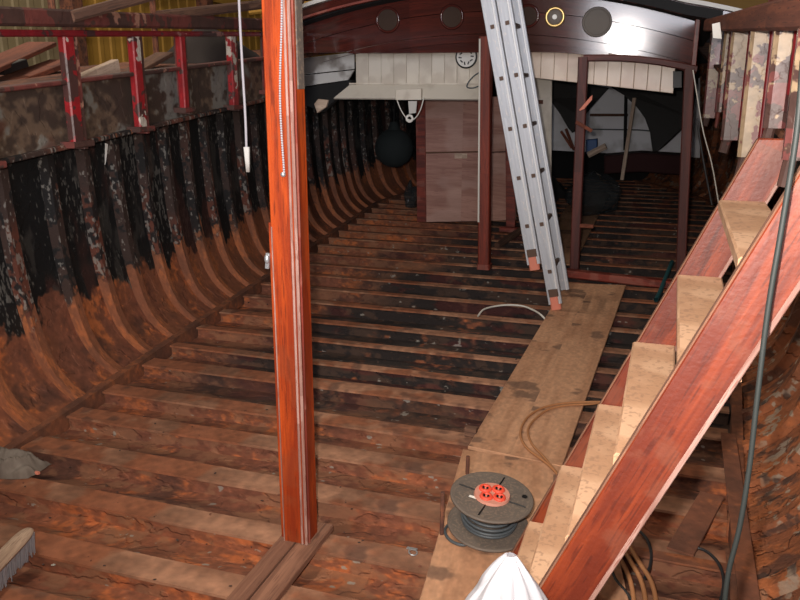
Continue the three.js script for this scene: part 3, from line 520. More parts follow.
// ================================================================== posts
function plainPost(name, label, bot, top, w, d, mat, cat = 'post') { const t = thing(name, label, cat, bot); part('shaft', beam(bot, top, w, d, V(0, 0, 1), 0.008), mat, t); return t; }
{
  const mb = atY(485, 268, 0.0), t = plainPost('support_post', 'slender varnished centre post standing below the middle of the dark fascia', V(mb.x, 0, -7.36), V(atZ(486, 38, -7.36).x, 2.12, -7.36), 0.105, 0.105, M.postDark);
  part('white_pipe', beam(V(atZ(478.5, 222, -7.3).x, atZ(478.5, 222, -7.3).y, -7.3), V(atZ(480, 32, -7.3).x, 2.1, -7.3), 0.016, 0.016, V(0, 0, 1), 0.005), M.cableWhite, t);
  part('foot_block', beam(V(mb.x + 0.0, 0.0, -7.36), V(mb.x, 0.05, -7.36), 0.125, 0.125, V(0, 0, 1), 0.01), M.varnishWorn, t);
  // door frame under the fascia
  const zD = -7.42, D = thing('door_frame', 'dark red wooden door frame with two posts and a header, nothing hung in it', 'door frame', V(atZ(625, 268, zD).x, 0, zD));
  const a0 = atZ(574.5, 268, zD), a1 = atZ(583.5, 57, zD), b0 = atZ(680.5, 272, zD), b1 = atZ(689.5, 68, zD);
  part('post', beam(a0, a1, 0.085, 0.07, V(0, 0, 1), 0.008), M.frameWood, D);
  part('post', beam(b0, b1, 0.085, 0.07, V(0, 0, 1), 0.008), M.frameWood, D);
  part('header', beam(V(a1.x, a1.y - 0.01, zD), V(b1.x + 0.06, b1.y - 0.01, zD), 0.06, 0.055, V(0, 1, 0), 0.008, { segs: 6, bend: t => V(0, 0.035 * Math.sin(Math.PI * t), 0) }), M.frameWood, D);
  const st = atZ(584, 225, zD); part('hook_block', beam(V(st.x - 0.03, st.y, zD + 0.04), V(st.x + 0.09, st.y, zD + 0.04), 0.05, 0.03), M.redWood, D);
  part('peg', beam(atZ(576, 122, zD + 0.05), atZ(592, 131, zD + 0.05), 0.03, 0.03), M.redWood, D);
  part('shingle_tag', slabZ([[579, 110], [590, 97], [592.5, 95], [592, 100], [584, 109], [580, 111]], zD + 0.06, 0.015, 0.003), M.redRubber, D);
  solo('door_sill', beam(V(atZ(566, 272, -7.3).x, 0.035, -7.28), V(atZ(675, 287, -7.3).x + 0.05, 0.035, -7.12), 0.11, 0.07, V(0, 1, 0), 0.012), M.varnishWorn, 'worn red wooden sill across the doorway, at the end of the long plywood plank', 'sill');
}
{
  // the near post
  const base = V(-1.245, 0.035, -2.5), tp = V(-1.245 + 0.004, 2.35, -2.5), W = 0.1;
  const P = thing('wooden_post', 'tall varnished orange-brown post with beaded corners standing on a dusty sole plate', 'post', base);
  part('shaft', beam(base, tp, W, W, V(0, 0, 1), 0.004, { segs: 4 }), M.varnish, P);
  const off = (dx, dz, y0, y1, w, d, mat, nm, c) => part(nm, beam(V(base.x + dx + 0.004 * y0 / 2.3, y0, base.z + dz), V(base.x + dx + 0.004 * y1 / 2.3, y1, base.z + dz), w, d, V(0, 0, 1), c ?? 0.002), mat, P);
  off(W / 2 - 0.002, W / 2 + 0.001, 0.035, 2.35, 0.012, 0.01, M.wornEdge, 'corner_bead', 0.004);
  off(W / 2 - 0.018, W / 2 + 0.002, 0.035, 2.35, 0.009, 0.008, M.wornEdge, 'corner_bead', 0.003);
  off(W / 2 + 0.003, W / 2 - 0.016, 0.035, 2.35, 0.008, 0.01, M.varnishWorn, 'corner_bead', 0.003);
  off(-W / 2 + 0.006, W / 2 + 0.002, 0.035, 1.26, 0.004, 0.006, M.wornEdge, 'edge_line', 0.001);
  off(W / 2 + 0.002, -0.014, 1.72, 2.35, 0.006, 0.05, M.greyPlastic, 'grey_strip');
  off(-W / 2 - 0.009, 0.0, 0.035, 1.27, 0.018, 0.06, M.varnish, 'side_batten');
  const lp = atZ(267, 259, base.z + 0.04), lt = part('latch', place(new THREE.SphereGeometry(0.012, 12, 8).scale(0.8, 1.5, 0.8), lp), M.zinc, P);
  part('latch_plate', beam(lp.clone().add(V(-0.004, -0.035, -0.006)), lp.clone().add(V(0.002, 0.02, -0.006)), 0.014, 0.01, V(0, 0, 1)), M.zinc, lt);
  const S = thing('sole_plate', 'pair of dusty timbers on the frames under the near varnished post', 'timber', V(-1.25, 0, -2.2));
  part('timber', box(-1.32, -1.25, 0, 0.035, -2.56, -1.2), M.soleWood, S); part('timber', box(-1.245, -1.16, 0, 0.03, -2.62, -1.2), M.soleWood, S);
  // bead chain in front of the post
  const C = thing('bead_chain', 'white beaded pull chain hanging down the face of the near varnished post', 'chain', atZ(283, 175, -2.42));
  const q0 = atZ(279, -60, -2.435), q1 = atZ(283, 172, -2.435), beads = []; const nb = 90;
  for (let k = 0; k <= nb; k++) { const t = k / nb, p = q0.clone().lerp(q1, t); p.x += 0.006 * Math.sin(t * 7); beads.push(place(new THREE.IcosahedronGeometry(0.0042, 1), p)); }
  const bm = part('beads', merge(beads), M.cordGrey, C); bm.userData.kind = 'stuff';
  part('end_ball', place(new THREE.SphereGeometry(0.009, 12, 8), q1.clone().add(V(0, -0.008, 0))), M.zinc, C);
  // pull cord further left
  const zc = -3.1, PC = thing('pull_cord', 'white cord with a frayed plug end hanging left of the near varnished post', 'cord', atZ(248, 172, zc));
  part('cord', tube([[237, -60], [239, 0], [242, 60], [245.5, 120], [246.5, 150]].map(([a, b]) => atZ(a, b, zc)), 0.0055, 30, 8), M.cordGrey, PC);
  part('plug', beam(atZ(246.5, 147, zc), atZ(248, 172, zc), 0.026, 0.022, V(0, 0, 1), 0.006, { taper: 0.6 }), M.whiteDirty, PC);
}

// ================================================================== plywood bulkhead and the space beyond the fascia
{
  const zP = -9.55, B = thing('plywood_bulkhead', 'dusty pink-brown plywood partition standing behind the varnished centre post', 'partition', V(atZ(465, 222, zP).x, 0, zP));
  part('sheet', slabZ([[424, 98], [484, 97], [484, 151.5], [424, 153]], zP, 0.02, 0.002), M.plyRed, B);
  part('sheet', slabZ([[424, 153.8], [484, 152.3], [484, 221], [424, 222]], zP, 0.02, 0.002), M.plyRed, B);
  part('sheet', slabZ([[485, 97], [516, 96], [516, 151], [485, 152]], zP, 0.02, 0.002), M.plyRed, B);
  part('sheet', slabZ([[485, 153], [516, 152], [516, 220], [485, 221]], zP, 0.02, 0.002), M.plyRed, B);
  part('edge_stud', slabZ([[415.5, 99], [425, 99], [426, 222], [417, 222]], zP + 0.02, 0.07), M.varnishWorn, B);
  part('edge_stud', slabZ([[505, 98], [516, 98], [515, 232], [506, 232]], zP + 0.04, 0.06), M.varnishWorn, B);
  part('tape_patch', slabZ([[454.5, 153.5], [467, 153.5], [467, 158.5], [454.5, 158.5]], zP + 0.008, 0.006, 0.001), M.paleWood, B);
  part('cross_seam', slabZ([[424, 152], [484, 151], [484, 152.5], [424, 153.6]], zP + 0.004, 0.01, 0.001), M.oldWood, B);
  const W = thing('white_stud', 'narrow white painted board standing beside the aluminium ladder', 'board', V(atZ(543, 170, -9.3).x, 0, -9.3));
  part('board', slabZ([[534, 70], [552, 70], [551, 232], [536, 232]], -9.3, 0.03), M.cream, W);
  part('bracket', slabZ([[538, 100], [543, 100], [543, 104], [538, 104]], -9.29, 0.02, 0.002), M.steel, W);
  solo('timber_brace', beam(atY(497, 246, 0.02), atY(527, 226, 0.1), 0.06, 0.06), M.oldWood, 'short timber brace on the frames behind the ladder foot', 'timber');
  solo('timber_brace', beam(atY(500, 229, 0.05), atY(535, 231, 0.05), 0.08, 0.06), M.varnishWorn, 'short red timber block under the plywood partition edge', 'timber');
}
{
  const zS = -13.6;
  const W = solo('white_sheet', slabZ([[545, 78], [700, 78], [700, 158], [545, 150]], zS, 0.03), M.sheetWhite, 'greyish white sheet hung at the far end of the hold behind dark tarpaulins', 'sheet');
  const tarp = (pix, z, amp, label) => { // draped cloth with folds: triangulated outline, pushed in depth
    const p = pix.map(([a, b]) => atZ(a, b, z)); const g = slab(p.map(q => [q.x, q.y]), 0.03, V(0, 0, z - 0.03), V(1, 0, 0), V(0, 1, 0), 0.006);
    const A = g.attributes.position; for (let i = 0; i < A.count; i++) A.setZ(i, A.getZ(i) + amp * Math.sin(A.getX(i) * 9 + A.getY(i) * 5)); g.computeVertexNormals();
    return solo('dark_tarpaulin', g, M.tarp, label, 'tarpaulin'); };
  tarp([[548, 76], [609, 88], [600, 98], [591, 108], [583, 118], [576, 131], [572, 133], [568, 128], [560, 114], [549, 98]], -13.2, 0.06, 'dark tarpaulin hanging in a point behind the left post of the door frame');
  tarp([[606, 78], [612, 88], [624, 95], [637, 107], [645, 118], [650, 132], [653, 154], [658, 151], [665, 146], [674, 138], [682, 130], [692, 118], [700, 70]], -13.25, 0.06, 'large dark tarpaulin sweeping down behind the right post of the door frame');
  solo('far_stick', beam(atZ(634.5, 98, -12.45), atZ(622, 180, -12.2), 0.05, 0.03), M.paleWood, 'pale stick leaning in front of the white sheet', 'stick');
  solo('far_pole', beam(atZ(626, 94, -13.4), atZ(625, 150, -13.4), 0.05, 0.05), M.blackDull, 'dark upright pole against the white sheet', 'pole');
  solo('far_batten', beam(atZ(590, 115, -13.45), atZ(628, 115, -13.45), 0.04, 0.04), M.oldWood, 'brown batten running level across the white sheet', 'batten');
  solo('far_string', tube([[584, 129], [610, 129.5], [640, 130], [650, 131]].map(([a, b]) => atZ(a, b, -13.4)), 0.01, 10, 5), M.cableGrey, 'thin string stretched below the brown batten across the white sheet', 'string');
  solo('far_crates', slabZ([[604, 156], [640, 153], [690, 156], [690, 176], [640, 172], [604, 174]], -12.6, 0.5, 0.02), std({ color: 0x3a1c1c, roughness: 0.9 }), 'low dark red bench below the white sheet', 'bench');
  solo('blue_box', slabZ([[586, 140], [597, 139], [597, 153], [586, 154]], -12.4, 0.14, 0.01), M.blue, 'small blue box beside the left post of the door frame', 'box');
  solo('paper_roll', beam(atZ(588, 155, -12.3), atZ(606, 146, -12.3), 0.09, 0.09, V(0, 1, 0), 0.03), M.paleWood, 'cream paper roll lying in front of the small blue box', 'roll');
  for (const [a, b, c, d, w, l] of [[561, 131, 572, 148, 0.06, 'thick brown stick leaning under the dark pointed tarpaulin'], [566, 129, 574, 150, 0.035, 'thin brown stick leaning against the thick one under the pointed tarpaulin']]) solo('short_stick', beam(atZ(a, b, -12.6), atZ(c, d, w > 0.05 ? -12.6 : -12.5), w, 0.035), M.redWood, l, 'stick', 'sticks under the pointed tarpaulin');
  // heap of junk that carries them
  solo('junk_heap', grid(30, 16, (u, v) => { const a = u * Math.PI * 2, r = v; const hgt = (1 - v) ** 0.7 * (0.62 + 0.3 * fbm(u * 9, v * 6, 3, 140)); return { p: V(-2.15 + Math.cos(a) * r * 0.7, hgt * 0.8 - 0.02, -12.6 + Math.sin(a) * r * 0.6), uv: [u * 2, v] }; }), M.tarp, 'dark heap of covered gear at the end of the far plank', 'heap');
  solo('clear_plastic_bag', (() => { const g = new THREE.IcosahedronGeometry(0.36, 4), A = g.attributes.position; for (let i = 0; i < A.count; i++) { const p = V().fromBufferAttribute(A, i), n = 0.72 + 0.5 * fbm(p.x * 7 + 5, p.y * 7 + p.z * 5, 3, 150); p.multiplyScalar(n); p.y = Math.max(p.y * 0.8, -0.26); A.setXYZ(i, p.x, p.y, p.z); } g.computeVertexNormals(); const c = atY(594, 194, 0.3); g.translate(c.x, 0.29, c.z); return g; })(), M.clearFilm, 'crumpled clear plastic bag lying on the far plank', 'bag');
  const fc = atZ(394, 148, -10.4), FD = thing('round_fender', 'round dark fender hanging in the darkness left of the plywood partition', 'fender', V(fc.x, fc.y - 0.26, fc.z)), mF = std({ color: 0x1b2222, roughness: 0.9 });
  part('ball', new THREE.SphereGeometry(0.26, 32, 22).translate(fc.x, fc.y, fc.z), mF, FD);
  part('neck', new THREE.CylinderGeometry(0.05, 0.09, 0.12, 20).translate(fc.x, fc.y + 0.29, fc.z), mF, FD);
  part('rope', tube([V(fc.x, fc.y + 0.33, fc.z), V(fc.x + 0.01, fc.y + 0.7, fc.z), V(fc.x, 2.36, fc.z)], 0.012, 12, 6), M.blackDull, FD);
  const cp = atY(411, 200, 0.1); solo('plastic_scrap', (() => { const g = new THREE.IcosahedronGeometry(0.14, 3), A = g.attributes.position; for (let i = 0; i < A.count; i++) { const p = V().fromBufferAttribute(A, i), n = 0.4 + 1.1 * fbm(p.x * 14 + 3, p.y * 12 + p.z * 9, 3, 160); A.setXYZ(i, p.x * n * 0.7, Math.max(p.y * n * 1.7, -0.1), p.z * n * 0.7); } g.computeVertexNormals(); g.translate(cp.x, 0.1, cp.z); return g; })(), M.clearFilm, 'crumpled piece of clear plastic on the frames left of the plywood partition', 'plastic');
  solo('hanging_wire', tube([[693, 70], [697, 95], [703, 130], [712, 165], [719, 205]].map(([a, b]) => atZ(a, b, -6.9)), 0.005, 24, 5), M.cableWhite, 'thin pale wire hanging beside the right post of the door frame', 'wire', 'wires by the door frame');
  solo('hanging_wire', tube([[697, 118], [700, 140], [706, 175], [712, 205]].map(([a, b]) => atZ(a, b, -6.95)), 0.009, 24, 5), M.cableBlack, 'black wire hanging beside the right post of the door frame', 'wire', 'wires by the door frame');
  solo('teal_rope', tube([[672, 262], [668, 272], [664, 282], [660, 292], [656, 300]].map(([a, b], i) => atY(a, b, 0.09 - i * 0.016)), 0.02, 24, 7), M.teal, 'teal rope lying at the foot of the right door post', 'rope');
  const sw = atZ(677, 78, -7.9); solo('switch_box', slabZ([[673, 71], [682, 71], [682, 88], [673, 88]], -7.9, 0.06), M.black, 'small black switch box at the right end of the cream boarding', 'box');
  solo('white_card', slabZ([[712, 24], [720, 22], [722, 39], [713, 38]], -5.0, 0.012, 0.002), M.white, 'white card tucked under the roof edge above the peeling stanchions', 'card');
}
// ================================================================== planks on the floor
function plank(name, label, near, far, y, th, mat, grp) {   // near/far: [pxL,py,pxR,py]
  const a = atY(near[0], near[1], y), b = atY(near[2], near[3], y), c = atY(far[2], far[3], y), d = atY(far[0], far[1], y);
  const o = V((a.x + b.x) / 2, y - th, (a.z + d.z) / 2), dir = d.clone().sub(a).normalize(), rgt = V(-dir.z, 0, dir.x);
  const f = p => { const q = p.clone().sub(o); return [q.dot(dir), -q.dot(rgt)]; };
  const g = slab([f(a), f(b), f(c), f(d)].reverse().map(p => p), th, o, dir, rgt.clone().negate(), 0.003);
  return solo(name, g, mat, label, 'plank', grp);
}
plank('plywood_plank', 'long dusty plywood plank leading from the cable reel to the doorway', [468, 446, 562, 466], [566, 283, 626, 285], 0.024, 0.02, M.ply);
plank('plywood_plank', 'dusty plywood plank under the cable reel and the foot of the stairs', [414, 618, 640, 650], [463, 449, 600, 470], 0.021, 0.018, M.ply);
plank('plywood_plank', 'plywood plank leading into the dark beyond the door frame', [528, 262, 574, 264], [577, 192, 610, 192], 0.02, 0.018, M.ply);
solo('wood_block', (() => { const p = atY(473, 431, 0.03); return box(p.x - 0.04, p.x + 0.02, 0.002, 0.05, p.z - 0.02, p.z + 0.02); })(), M.oldWood, 'small wooden block at the near left corner of the long plank', 'block');

// ================================================================== aluminium ladder
{
  const zA = -6.05, zB = -6.5;
  const foot = atZ(556, 306, zA), head = atZ(497, -40, zA);
  const L = thing('extension_ladder', 'two-section aluminium extension ladder with red rubber feet leaning beside the centre post', 'ladder', V(foot.x, 0.03, (zA + zB) / 2));
  const dir = head.clone().sub(foot).setZ(0).normalize(), nrm = V(dir.y, -dir.x, 0);     // nrm: to the right, off the ladder's plane
  const len = 2.95, f0 = V(foot.x, 0.055, 0).addScaledVector(dir, 0.02), sw = 0.105, gap = 0.116;
  const rungs = [];
  const section = (start, offN, z0, z1, tag, rungStart) => {
    const s0 = f0.clone().addScaledVector(nrm, -offN).addScaledVector(dir, start);
    for (const z of [z0, z1]) {
      const a = s0.clone().setZ(z), b = a.clone().addScaledVector(dir, len - start);
      const st = part('stile', beam(a, b, sw, 0.028, V(0, 0, 1), 0.004), M.alu, L);
      part('stile_rib', beam(a.clone().add(V(0, 0, 0.014)).addScaledVector(nrm, 0.03), b.clone().add(V(0, 0, 0.014)).addScaledVector(nrm, 0.03), 0.014, 0.012, V(0, 0, 1), 0.003), M.aluHighlight, st);  // rib in the paler metal paints the bright highlight between the sections
      if (z === z0) {
        const r = part('rubber_foot', beam(a.clone().addScaledVector(dir, -0.045), a.clone().addScaledVector(dir, 0.075), sw * 0.75, 0.04, V(0, 0, 1), 0.01), M.redRubber, st);
        part('foot_clip', beam(a.clone().addScaledVector(dir, 0.06), a.clone().addScaledVector(dir, 0.12), sw * 0.7, 0.05, V(0, 0, 1), 0.006), M.aluDark, r);
      }
    }
    for (let d = rungStart; start + d < len - 0.05; d += 0.372) {
      const c = s0.clone().addScaledVector(dir, d);
      const rg = part('rung', beam(c.clone().setZ(z0 + 0.012), c.clone().setZ(z1 - 0.012), 0.032, 0.03, dir, 0.005), M.aluDark, L);
      part('rung_end', beam(c.clone().setZ(z0 + 0.012), c.clone().setZ(z0 + 0.0165), 0.03, 0.03, dir, 0.003), M.aluDark, rg);
    }
  };
  section(0, 0, zA, zB, 'base', 0.26);
  section(0.33, gap, zA - 0.02, zB + 0.035, 'fly', 0.302);
}

// ================================================================== wooden stairs
{
  const zF = -2.58, zN = -1.7, T = thing('wooden_stairs', 'steep open wooden stairs with red-brown stringers and dusty treads', 'stairs', V(-0.2, 0.021, (zF + zN) / 2));
  // far stringer from its traced edges
  const e0 = atZ(513, 552, zF), e1 = atZ(758, 138, zF), sd = e1.clone().sub(e0).normalize(), pn = V(sd.y, -sd.x, 0), sw = 0.113;
  const strg = (z, yTop, extra) => {
    const s = (0.021 - e0.y) / sd.y, a = e0.clone().addScaledVector(sd, s).setZ(z), b = e0.clone().addScaledVector(sd, (yTop - e0.y) / sd.y).setZ(z);
    const kx = sw / pn.x;                                   // horizontal width of the board
    const o = [[a.x, a.y], [a.x + kx, a.y], [b.x + kx, b.y], [b.x, b.y]];
    const m = part('stringer', slab(o, 0.034, V(0, 0, z - 0.017), V(1, 0, 0), V(0, 1, 0), 0.004), M.stringer, T);
    m.geometry = grainAlong(m.geometry, sd, pn);
    part('top_edge', beam(a.clone().add(V(-0.001, 0.004, 0)), b.clone().add(V(-0.001, -0.004, 0)), 0.03, 0.005, pn, 0.002), M.soleWood, m);
    part('worn_edge', beam(a.clone().add(V(0.001, 0.004, 0.002)).addScaledVector(pn, sw - 0.003), b.clone().add(V(0, -0.004, 0.002)).addScaledVector(pn, sw - 0.003), 0.036, 0.011, pn, 0.002), M.wornEdge, m);
  };
  function grainAlong(g, d, n) { const A = g.attributes.position, U = g.attributes.uv; for (let i = 0; i < A.count; i++) { const p = V(A.getX(i), A.getY(i), 0); U.setXY(i, p.dot(d), p.dot(n) + A.getZ(i)); } return g; }
  strg(zF, e1.y); strg(zN, 1.64);
  const noses = [[716.6, 199.5], [675.5, 274], [631, 341], [596, 403], [559, 464], [527, 520]];
  for (const [px, py] of noses) {
    const p = atZ(px, py, zF + 0.017); const x0 = p.x + 0.006, x1 = x0 + 0.13, y = p.y;
    const g = slab([[zN - 0.017 - (zF + 0.017), 0], [zN - 0.017 - (zF + 0.017), 0.13], [0, 0.13], [0, 0]].map(([a, b]) => [-a, b]).reverse(), 0.034, V(x0, y - 0.034, zF + 0.017), V(0, 0, -1), V(1, 0, 0), 0.005);
    // slab normal points down or up: keep the board just below y
    g.computeBoundingBox(); g.translate(0, y - g.boundingBox.max.y, 0);
    part('tread', g, M.tread, T);
  }
}
// ================================================================== cable reel
{
  const c = atY(491, 531, 0.03), up = V(0.1, 1, 0.1).normalize(), R = thing('cable_reel', 'grey plastic cable reel with a red socket plate and black cable, standing on the plank', 'cable reel', V(c.x, 0.021, c.z));
  c.y = 0.056; c.x -= 0.012;
  const D = h => c.clone().addScaledVector(up, h), Rd = 0.162;
  const rimProf = s => new THREE.LatheGeometry([[0.03, -0.006], [Rd - 0.006, -0.006], [Rd, -0.002], [Rd, 0.004], [Rd - 0.005, 0.008], [Rd - 0.018, 0.005], [0.06, 0.005], [0.055, 0.009], [0.03, 0.009]].map(([a, b]) => new THREE.Vector2(a, b)), 48);
  const bot = part('lower_flange', place(rimProf(), D(0.0), up), M.greyPlastic, R);
  const top = part('upper_flange', place(rimProf(), D(0.132), up), M.greyPlastic, R);
  part('drum', place(new THREE.CylinderGeometry(0.06, 0.06, 0.13, 32), D(0.066), up), M.greyPlastic, R);
  const win = []; for (let k = 0; k < 7; k++) win.push(place(new THREE.TorusGeometry(0.09 + (k % 2) * 0.004 + (k < 3 ? 0.012 : 0), 0.0062, 8, 48).rotateX(Math.PI / 2), D(0.02 + k * 0.015), up));
  win.forEach(w => part('cable_turn', w, M.cableGrey, R));
  const sp = part('socket_plate', place(new THREE.CylinderGeometry(0.068, 0.071, 0.01, 40), D(0.145), up), M.salmon, R);
  const qn = new THREE.Quaternion().setFromUnitVectors(V(0, 1, 0), up);
  for (let k = 0; k < 4; k++) { const a = k * Math.PI / 2 + 0.5, p = V(Math.cos(a) * 0.036, 0.006, Math.sin(a) * 0.036).applyQuaternion(qn).add(D(0.145));
    part('socket', place(new THREE.TorusGeometry(0.018, 0.008, 8, 24).rotateX(Math.PI / 2), p, up), M.redSocket, sp);
    for (const s of [-1, 1]) part('socket_hole', place(new THREE.CylinderGeometry(0.0045, 0.0045, 0.016, 10), p.clone().add(V(s * 0.008, 0.0, 0).applyQuaternion(qn)), up), M.black, sp); }
  for (let k = 0; k < 4; k++) { const a = k * Math.PI / 2 + 0.15, p = V(Math.cos(a) * 0.065, 0.006, Math.sin(a) * 0.065).applyQuaternion(qn).add(D(0.133)), q = V(Math.cos(a) * 0.138, 0.006, Math.sin(a) * 0.138).applyQuaternion(qn).add(D(0.133)); part('spoke_rib', beam(p, q, 0.006, 0.006, up, 0.002), M.black, top); }
  part('label', place(new THREE.BoxGeometry(0.04, 0.001, 0.012).rotateY(-0.15), V(-0.062, 0.0065, 0.04).applyQuaternion(qn).add(D(0.133)), up), M.white, top);
  part('finger_hole', place(new THREE.CylinderGeometry(0.011, 0.011, 0.002, 14), V(0.12, 0.006, -0.045).applyQuaternion(qn).add(D(0.133)), up), M.black, top);
  part('loose_cable', tube([[470, 512], [452, 522], [445, 530], [450, 540], [462, 545], [478, 541]].map(([a, b], i) => atY(a, b, i === 0 ? 0.06 : 0.029)), 0.0062, 40, 8), M.cableGrey, R);
}
// steel pins standing at the plank's edge
for (const [a, b, t] of [[441.5, 539, 492], [467, 478, 456]]) { const p = atY(a, b, 0.0), q = atZ(a, t, p.z); solo('steel_pin', beam(V(p.x, -0.02, p.z), V(p.x + 0.002, q.y, p.z), 0.016, 0.016, V(0, 0, 1), 0.005), M.steel, b > 500 ? 'rusty steel pin standing left of the cable reel' : 'short rusty steel pin standing behind the cable reel', 'pin'); }
// ================================================================== cables and cords
{
  const orange = (pts, r, label) => solo('trailing_flex', tube(pts, r, 60, 8), M.cableOrange, label, 'cord', 'orange extension cords');
  orange([[612, 402], [590, 402], [566, 403], [545, 407], [530, 415], [522, 426], [521, 438], [528, 449], [540, 458], [552, 468], [562, 480]].map(([a, b], i) => atY(a, b, 0.034)), 0.0065, 'orange cord in a wide curve over the long plank');
  orange([[618, 399], [592, 404], [570, 405], [550, 409], [536, 418], [528, 430], [532, 444], [543, 456], [556, 472]].map(([a, b], i) => atY(a, b, 0.034)), 0.006, 'second orange cord lying just inside the wide orange curve');
  solo('white_cable', tube([[478, 316], [483, 310], [494, 306.5], [508, 305], [522, 306], [533, 310], [541, 315], [545, 319]].map(([a, b], i, A) => atY(a, b, i > 0 && i < 7 ? 0.03 : 0.01)), 0.0075, 50, 6), M.cableWhite, 'thin white cable arched over the dark frames left of the ladder foot', 'cable');
  solo('hanging_hose', tube([[803, 60], [797, 130], [783, 220], [768, 310], [757, 400], [749, 470], [739, 530], [728, 575], [722, 640], [718, 760]].map(([a, b]) => atZ(a, b, -1.6)), 0.0054, 60, 10), M.cableHang, 'grey cable hanging in front of the near stair stringer', 'cable');
  solo('black_cable', tube([[636, 528], [646, 538], [651, 552], [650, 566], [645, 578]].map(([a, b]) => atY(a, b, 0.02)), 0.006, 30, 6), M.cableBlack, 'short black cable looping out from under the stairs', 'cable');
  solo('black_cable', tube([[690, 546], [704, 550], [716, 560], [723, 575], [722, 595], [715, 615]].map(([a, b]) => atY(a, b, 0.03)), 0.006, 30, 6), M.cableBlack, 'black cable curving beside the hanging grey cable', 'cable');
  solo('black_cable', tube([[610, 566], [616, 580], [626, 592], [634, 604]].map(([a, b]) => atY(a, b, 0.02)), 0.006, 30, 6), M.cableBlack, 'black cable beside the orange rope strands', 'cable');
  for (const [d, l] of [[0, 'outer'], [9, 'middle'], [17, 'inner']]) solo('orange_rope', tube([[612 + d, 545], [622 + d, 562], [630 + d * 1.2, 580], [634 + d * 1.3, 605], [632 + d, 640]].map(([a, b]) => atY(a, b, 0.022 + d * 0.001)), 0.009, 30, 7), M.cableOrange, `${l} strand of the orange rope coming out from under the stairs`, 'rope', 'orange rope strands');
}
// ================================================================== lower right: loose steel
{
  const bar = (a, b, w, y0, y1, label) => solo('flat_bar', beam(atY(a[0], a[1], y0), atY(b[0], b[1], y1), w, 0.01, V(0, 1, 0), 0.002), M.rustBar, label, 'steel bar');
  bar([728, 434], [752, 620], 0.07, 0.05, 0.05, 'long rusty flat bar lying behind the hanging grey cable');
  bar([712, 495], [680, 552], 0.1, 0.035, 0.03, 'short wide rusty plate lying askew right of the stairs');
  bar([600, 545], [745, 572], 0.06, 0.012, 0.012, 'rusty flat bar lying across the frames below the stairs');
}
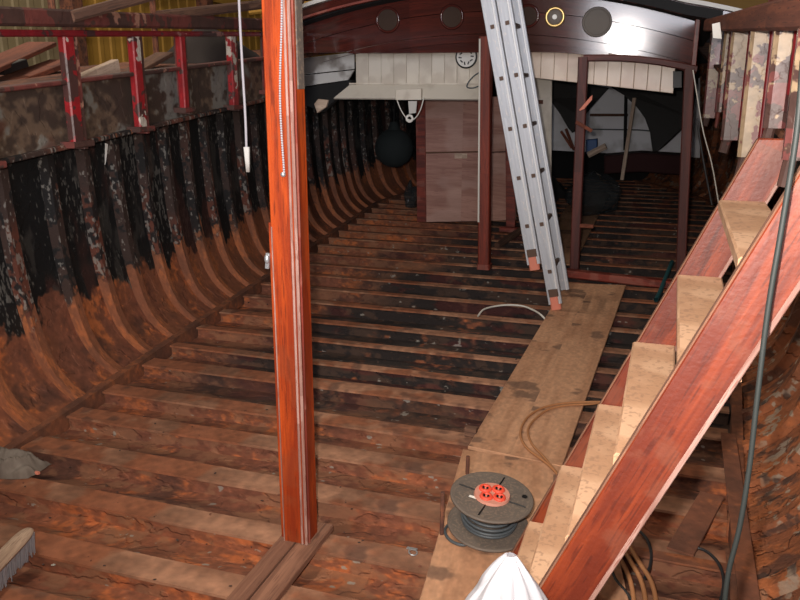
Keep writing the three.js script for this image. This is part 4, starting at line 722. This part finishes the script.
// ================================================================== brush, rag, bag, scraps
{
  const a = atY(31, 528, 0.1), b = atY(-30, 592, 0.1), dir = b.clone().sub(a).setY(0), L = dir.length(); dir.normalize(); const sdv = V(dir.z, 0, -dir.x);
  const B = thing('hand_brush', 'wooden hand brush with grey bristles lying on the rusty floor', 'brush', V(a.x, 0, a.z));
  const prof = t => 0.5 * Math.sqrt(Math.max(0, 1 - Math.pow(Math.abs(2 * t - 1), 5)));
  part('wooden_back', grid(30, 16, (u, v) => { const an = v * Math.PI * 2, k = prof(u) * 2, p = a.clone().addScaledVector(dir, u * L); p.addScaledVector(sdv, Math.cos(an) * 0.034 * k); p.y += 0.0 + Math.sin(an) * 0.02 * k; return { p, uv: [u * L, v * 0.15] }; }), M.brushWood, B);
  const hairs = []; seedState = 55;
  const toCam = sdv.clone().multiplyScalar(sdv.dot(V(0, 0, 1)) > 0 ? 1 : -1);
  for (let i = 0; i < 46; i++) for (let j = 0; j < 9; j++) { const r = a.clone().addScaledVector(dir, 0.012 + (L - 0.03) * (i + rr(0.1, 0.9)) / 46).addScaledVector(sdv, -0.024 + 0.048 * (j + rr(0.1, 0.9)) / 9); r.y -= 0.008; const t = r.clone().addScaledVector(toCam, 0.01 + rr(-0.012, 0.016)).addScaledVector(dir, rr(-0.008, 0.008)); t.y = 0.003 + rr(0, 0.008); hairs.push(beam(r, t, 0.006, 0.005, sdv, 0.0015, { taper: 0.6 })); }
  const hm = part('bristles', merge(hairs), M.bristle, B); hm.userData.kind = 'stuff';
  const q = atY(8, 466, 0.03);
  const G = thing('work_glove', 'crumpled grey work glove with a red tip lying on the rusty frames', 'glove', V(q.x, 0, q.z));
  part('cloth', grid(48, 28, (u, v) => { const a = u * 2 - 1, b = v * 2 - 1, e = Math.max(0, 1 - Math.pow(Math.abs(a), 3)) * Math.max(0, 1 - Math.pow(Math.abs(b), 3)), wv = 0.02 * (fbm(u * 4, v * 3, 2, 172) - 0.5); const ridge = 1 - Math.abs(2 * fbm(u * 4, v * 2.5 + u, 3, 174) - 1); return { p: V(q.x - 0.17 + u * 0.31 + wv, 0.004 + Math.sqrt(e) * (0.035 + 0.075 * ridge * ridge), q.z - 0.07 + v * 0.15 - 0.05 * a * a + wv), uv: [u * 0.3, v * 0.2] }; }), M.rag, G);
  const rt = atY(37, 473, 0.01); part('red_tip', beam(V(rt.x - 0.03, 0.012, rt.z), V(rt.x + 0.012, 0.01, rt.z), 0.014, 0.012), M.redRubber, G);
  // white carrier bag at the bottom edge
  const pk = atZ(511, 555, -1.5);
  solo('rubbish_sack', grid(96, 40, (u, v) => { const an = u * Math.PI * 2, fold = (0.10 * Math.sin(an * 9 + 5 * v) + 0.5 * (fbm(Math.cos(an) * 2.2 + 5, Math.sin(an) * 2.2 + v * 5, 4, 180) - 0.5)) * (1 - 0.5 * v); const r = (0.012 + 0.185 * (1 - Math.exp(-0.62 * v / 0.185))) * (1 + fold); const y = pk.y - (pk.y - 0.004) * v; return { p: V(pk.x + Math.cos(an) * r, y, pk.z + Math.sin(an) * r * 0.75), uv: [u, v] }; }), M.bag, 'white plastic rubbish sack gathered to a point before the foot of the stairs', 'sack');
  solo('paper_scrap', slab([[0, 0], [0.03, 0.1], [0.005, 0.11], [-0.015, -0.03]], 0.003, atX(106, 160, -3.52), V(0.1, 0, -0.995), V(0, 1, 0), 0.001), M.white, 'small white triangular paper scrap stuck on the black hull side', 'paper');
  const cl = atY(413, 549, 0.02); solo('hose_clip', merge([place(new THREE.TorusGeometry(0.016, 0.003, 8, 24).rotateX(Math.PI / 2), V(cl.x, 0.006, cl.z), V(0.2, 1, 0.1)), beam(V(cl.x - 0.03, 0.007, cl.z - 0.02), V(cl.x + 0.012, 0.012, cl.z - 0.012), 0.012, 0.006)]), M.zinc, 'small shiny hose clip on the frame left of the near plank', 'clip');
  // flakes of rust and paint strewn about the floor
  seedState = 99;
  const fg = new THREE.IcosahedronGeometry(0.005, 0).scale(1.5, 0.35, 1), N = 900, im = new THREE.InstancedMesh(fg, std({ color: 0xffffff }), N), mt = new THREE.Matrix4(), col = new THREE.Color();
  for (let i = 0; i < N; i++) { const z = -1.6 - 8 * Math.pow(rnd(), 1.6), x = rr(marginL(z) + 0.1, marginR(z) - 0.1); const s = rr(0.3, 1.3); mt.compose(V(x, rnd() < 0.5 ? -0.085 : 0.003, z), new THREE.Quaternion().setFromEuler(new THREE.Euler(rr(-0.3, 0.3), rr(0, 6), rr(-0.3, 0.3))), V(s, s, s)); im.setMatrixAt(i, mt); const k = rnd(); im.setColorAt(i, col.set(k < 0.05 ? 0x9a948a : k < 0.5 ? 0x6a4030 : 0x40302a)); }
  im.name = 'rust_flakes'; im.userData = { label: 'small flakes of rust and old paint strewn over the frames', category: 'debris', kind: 'stuff' }; shadow(im); scene.add(im);
}
renderer.render(scene, camera);
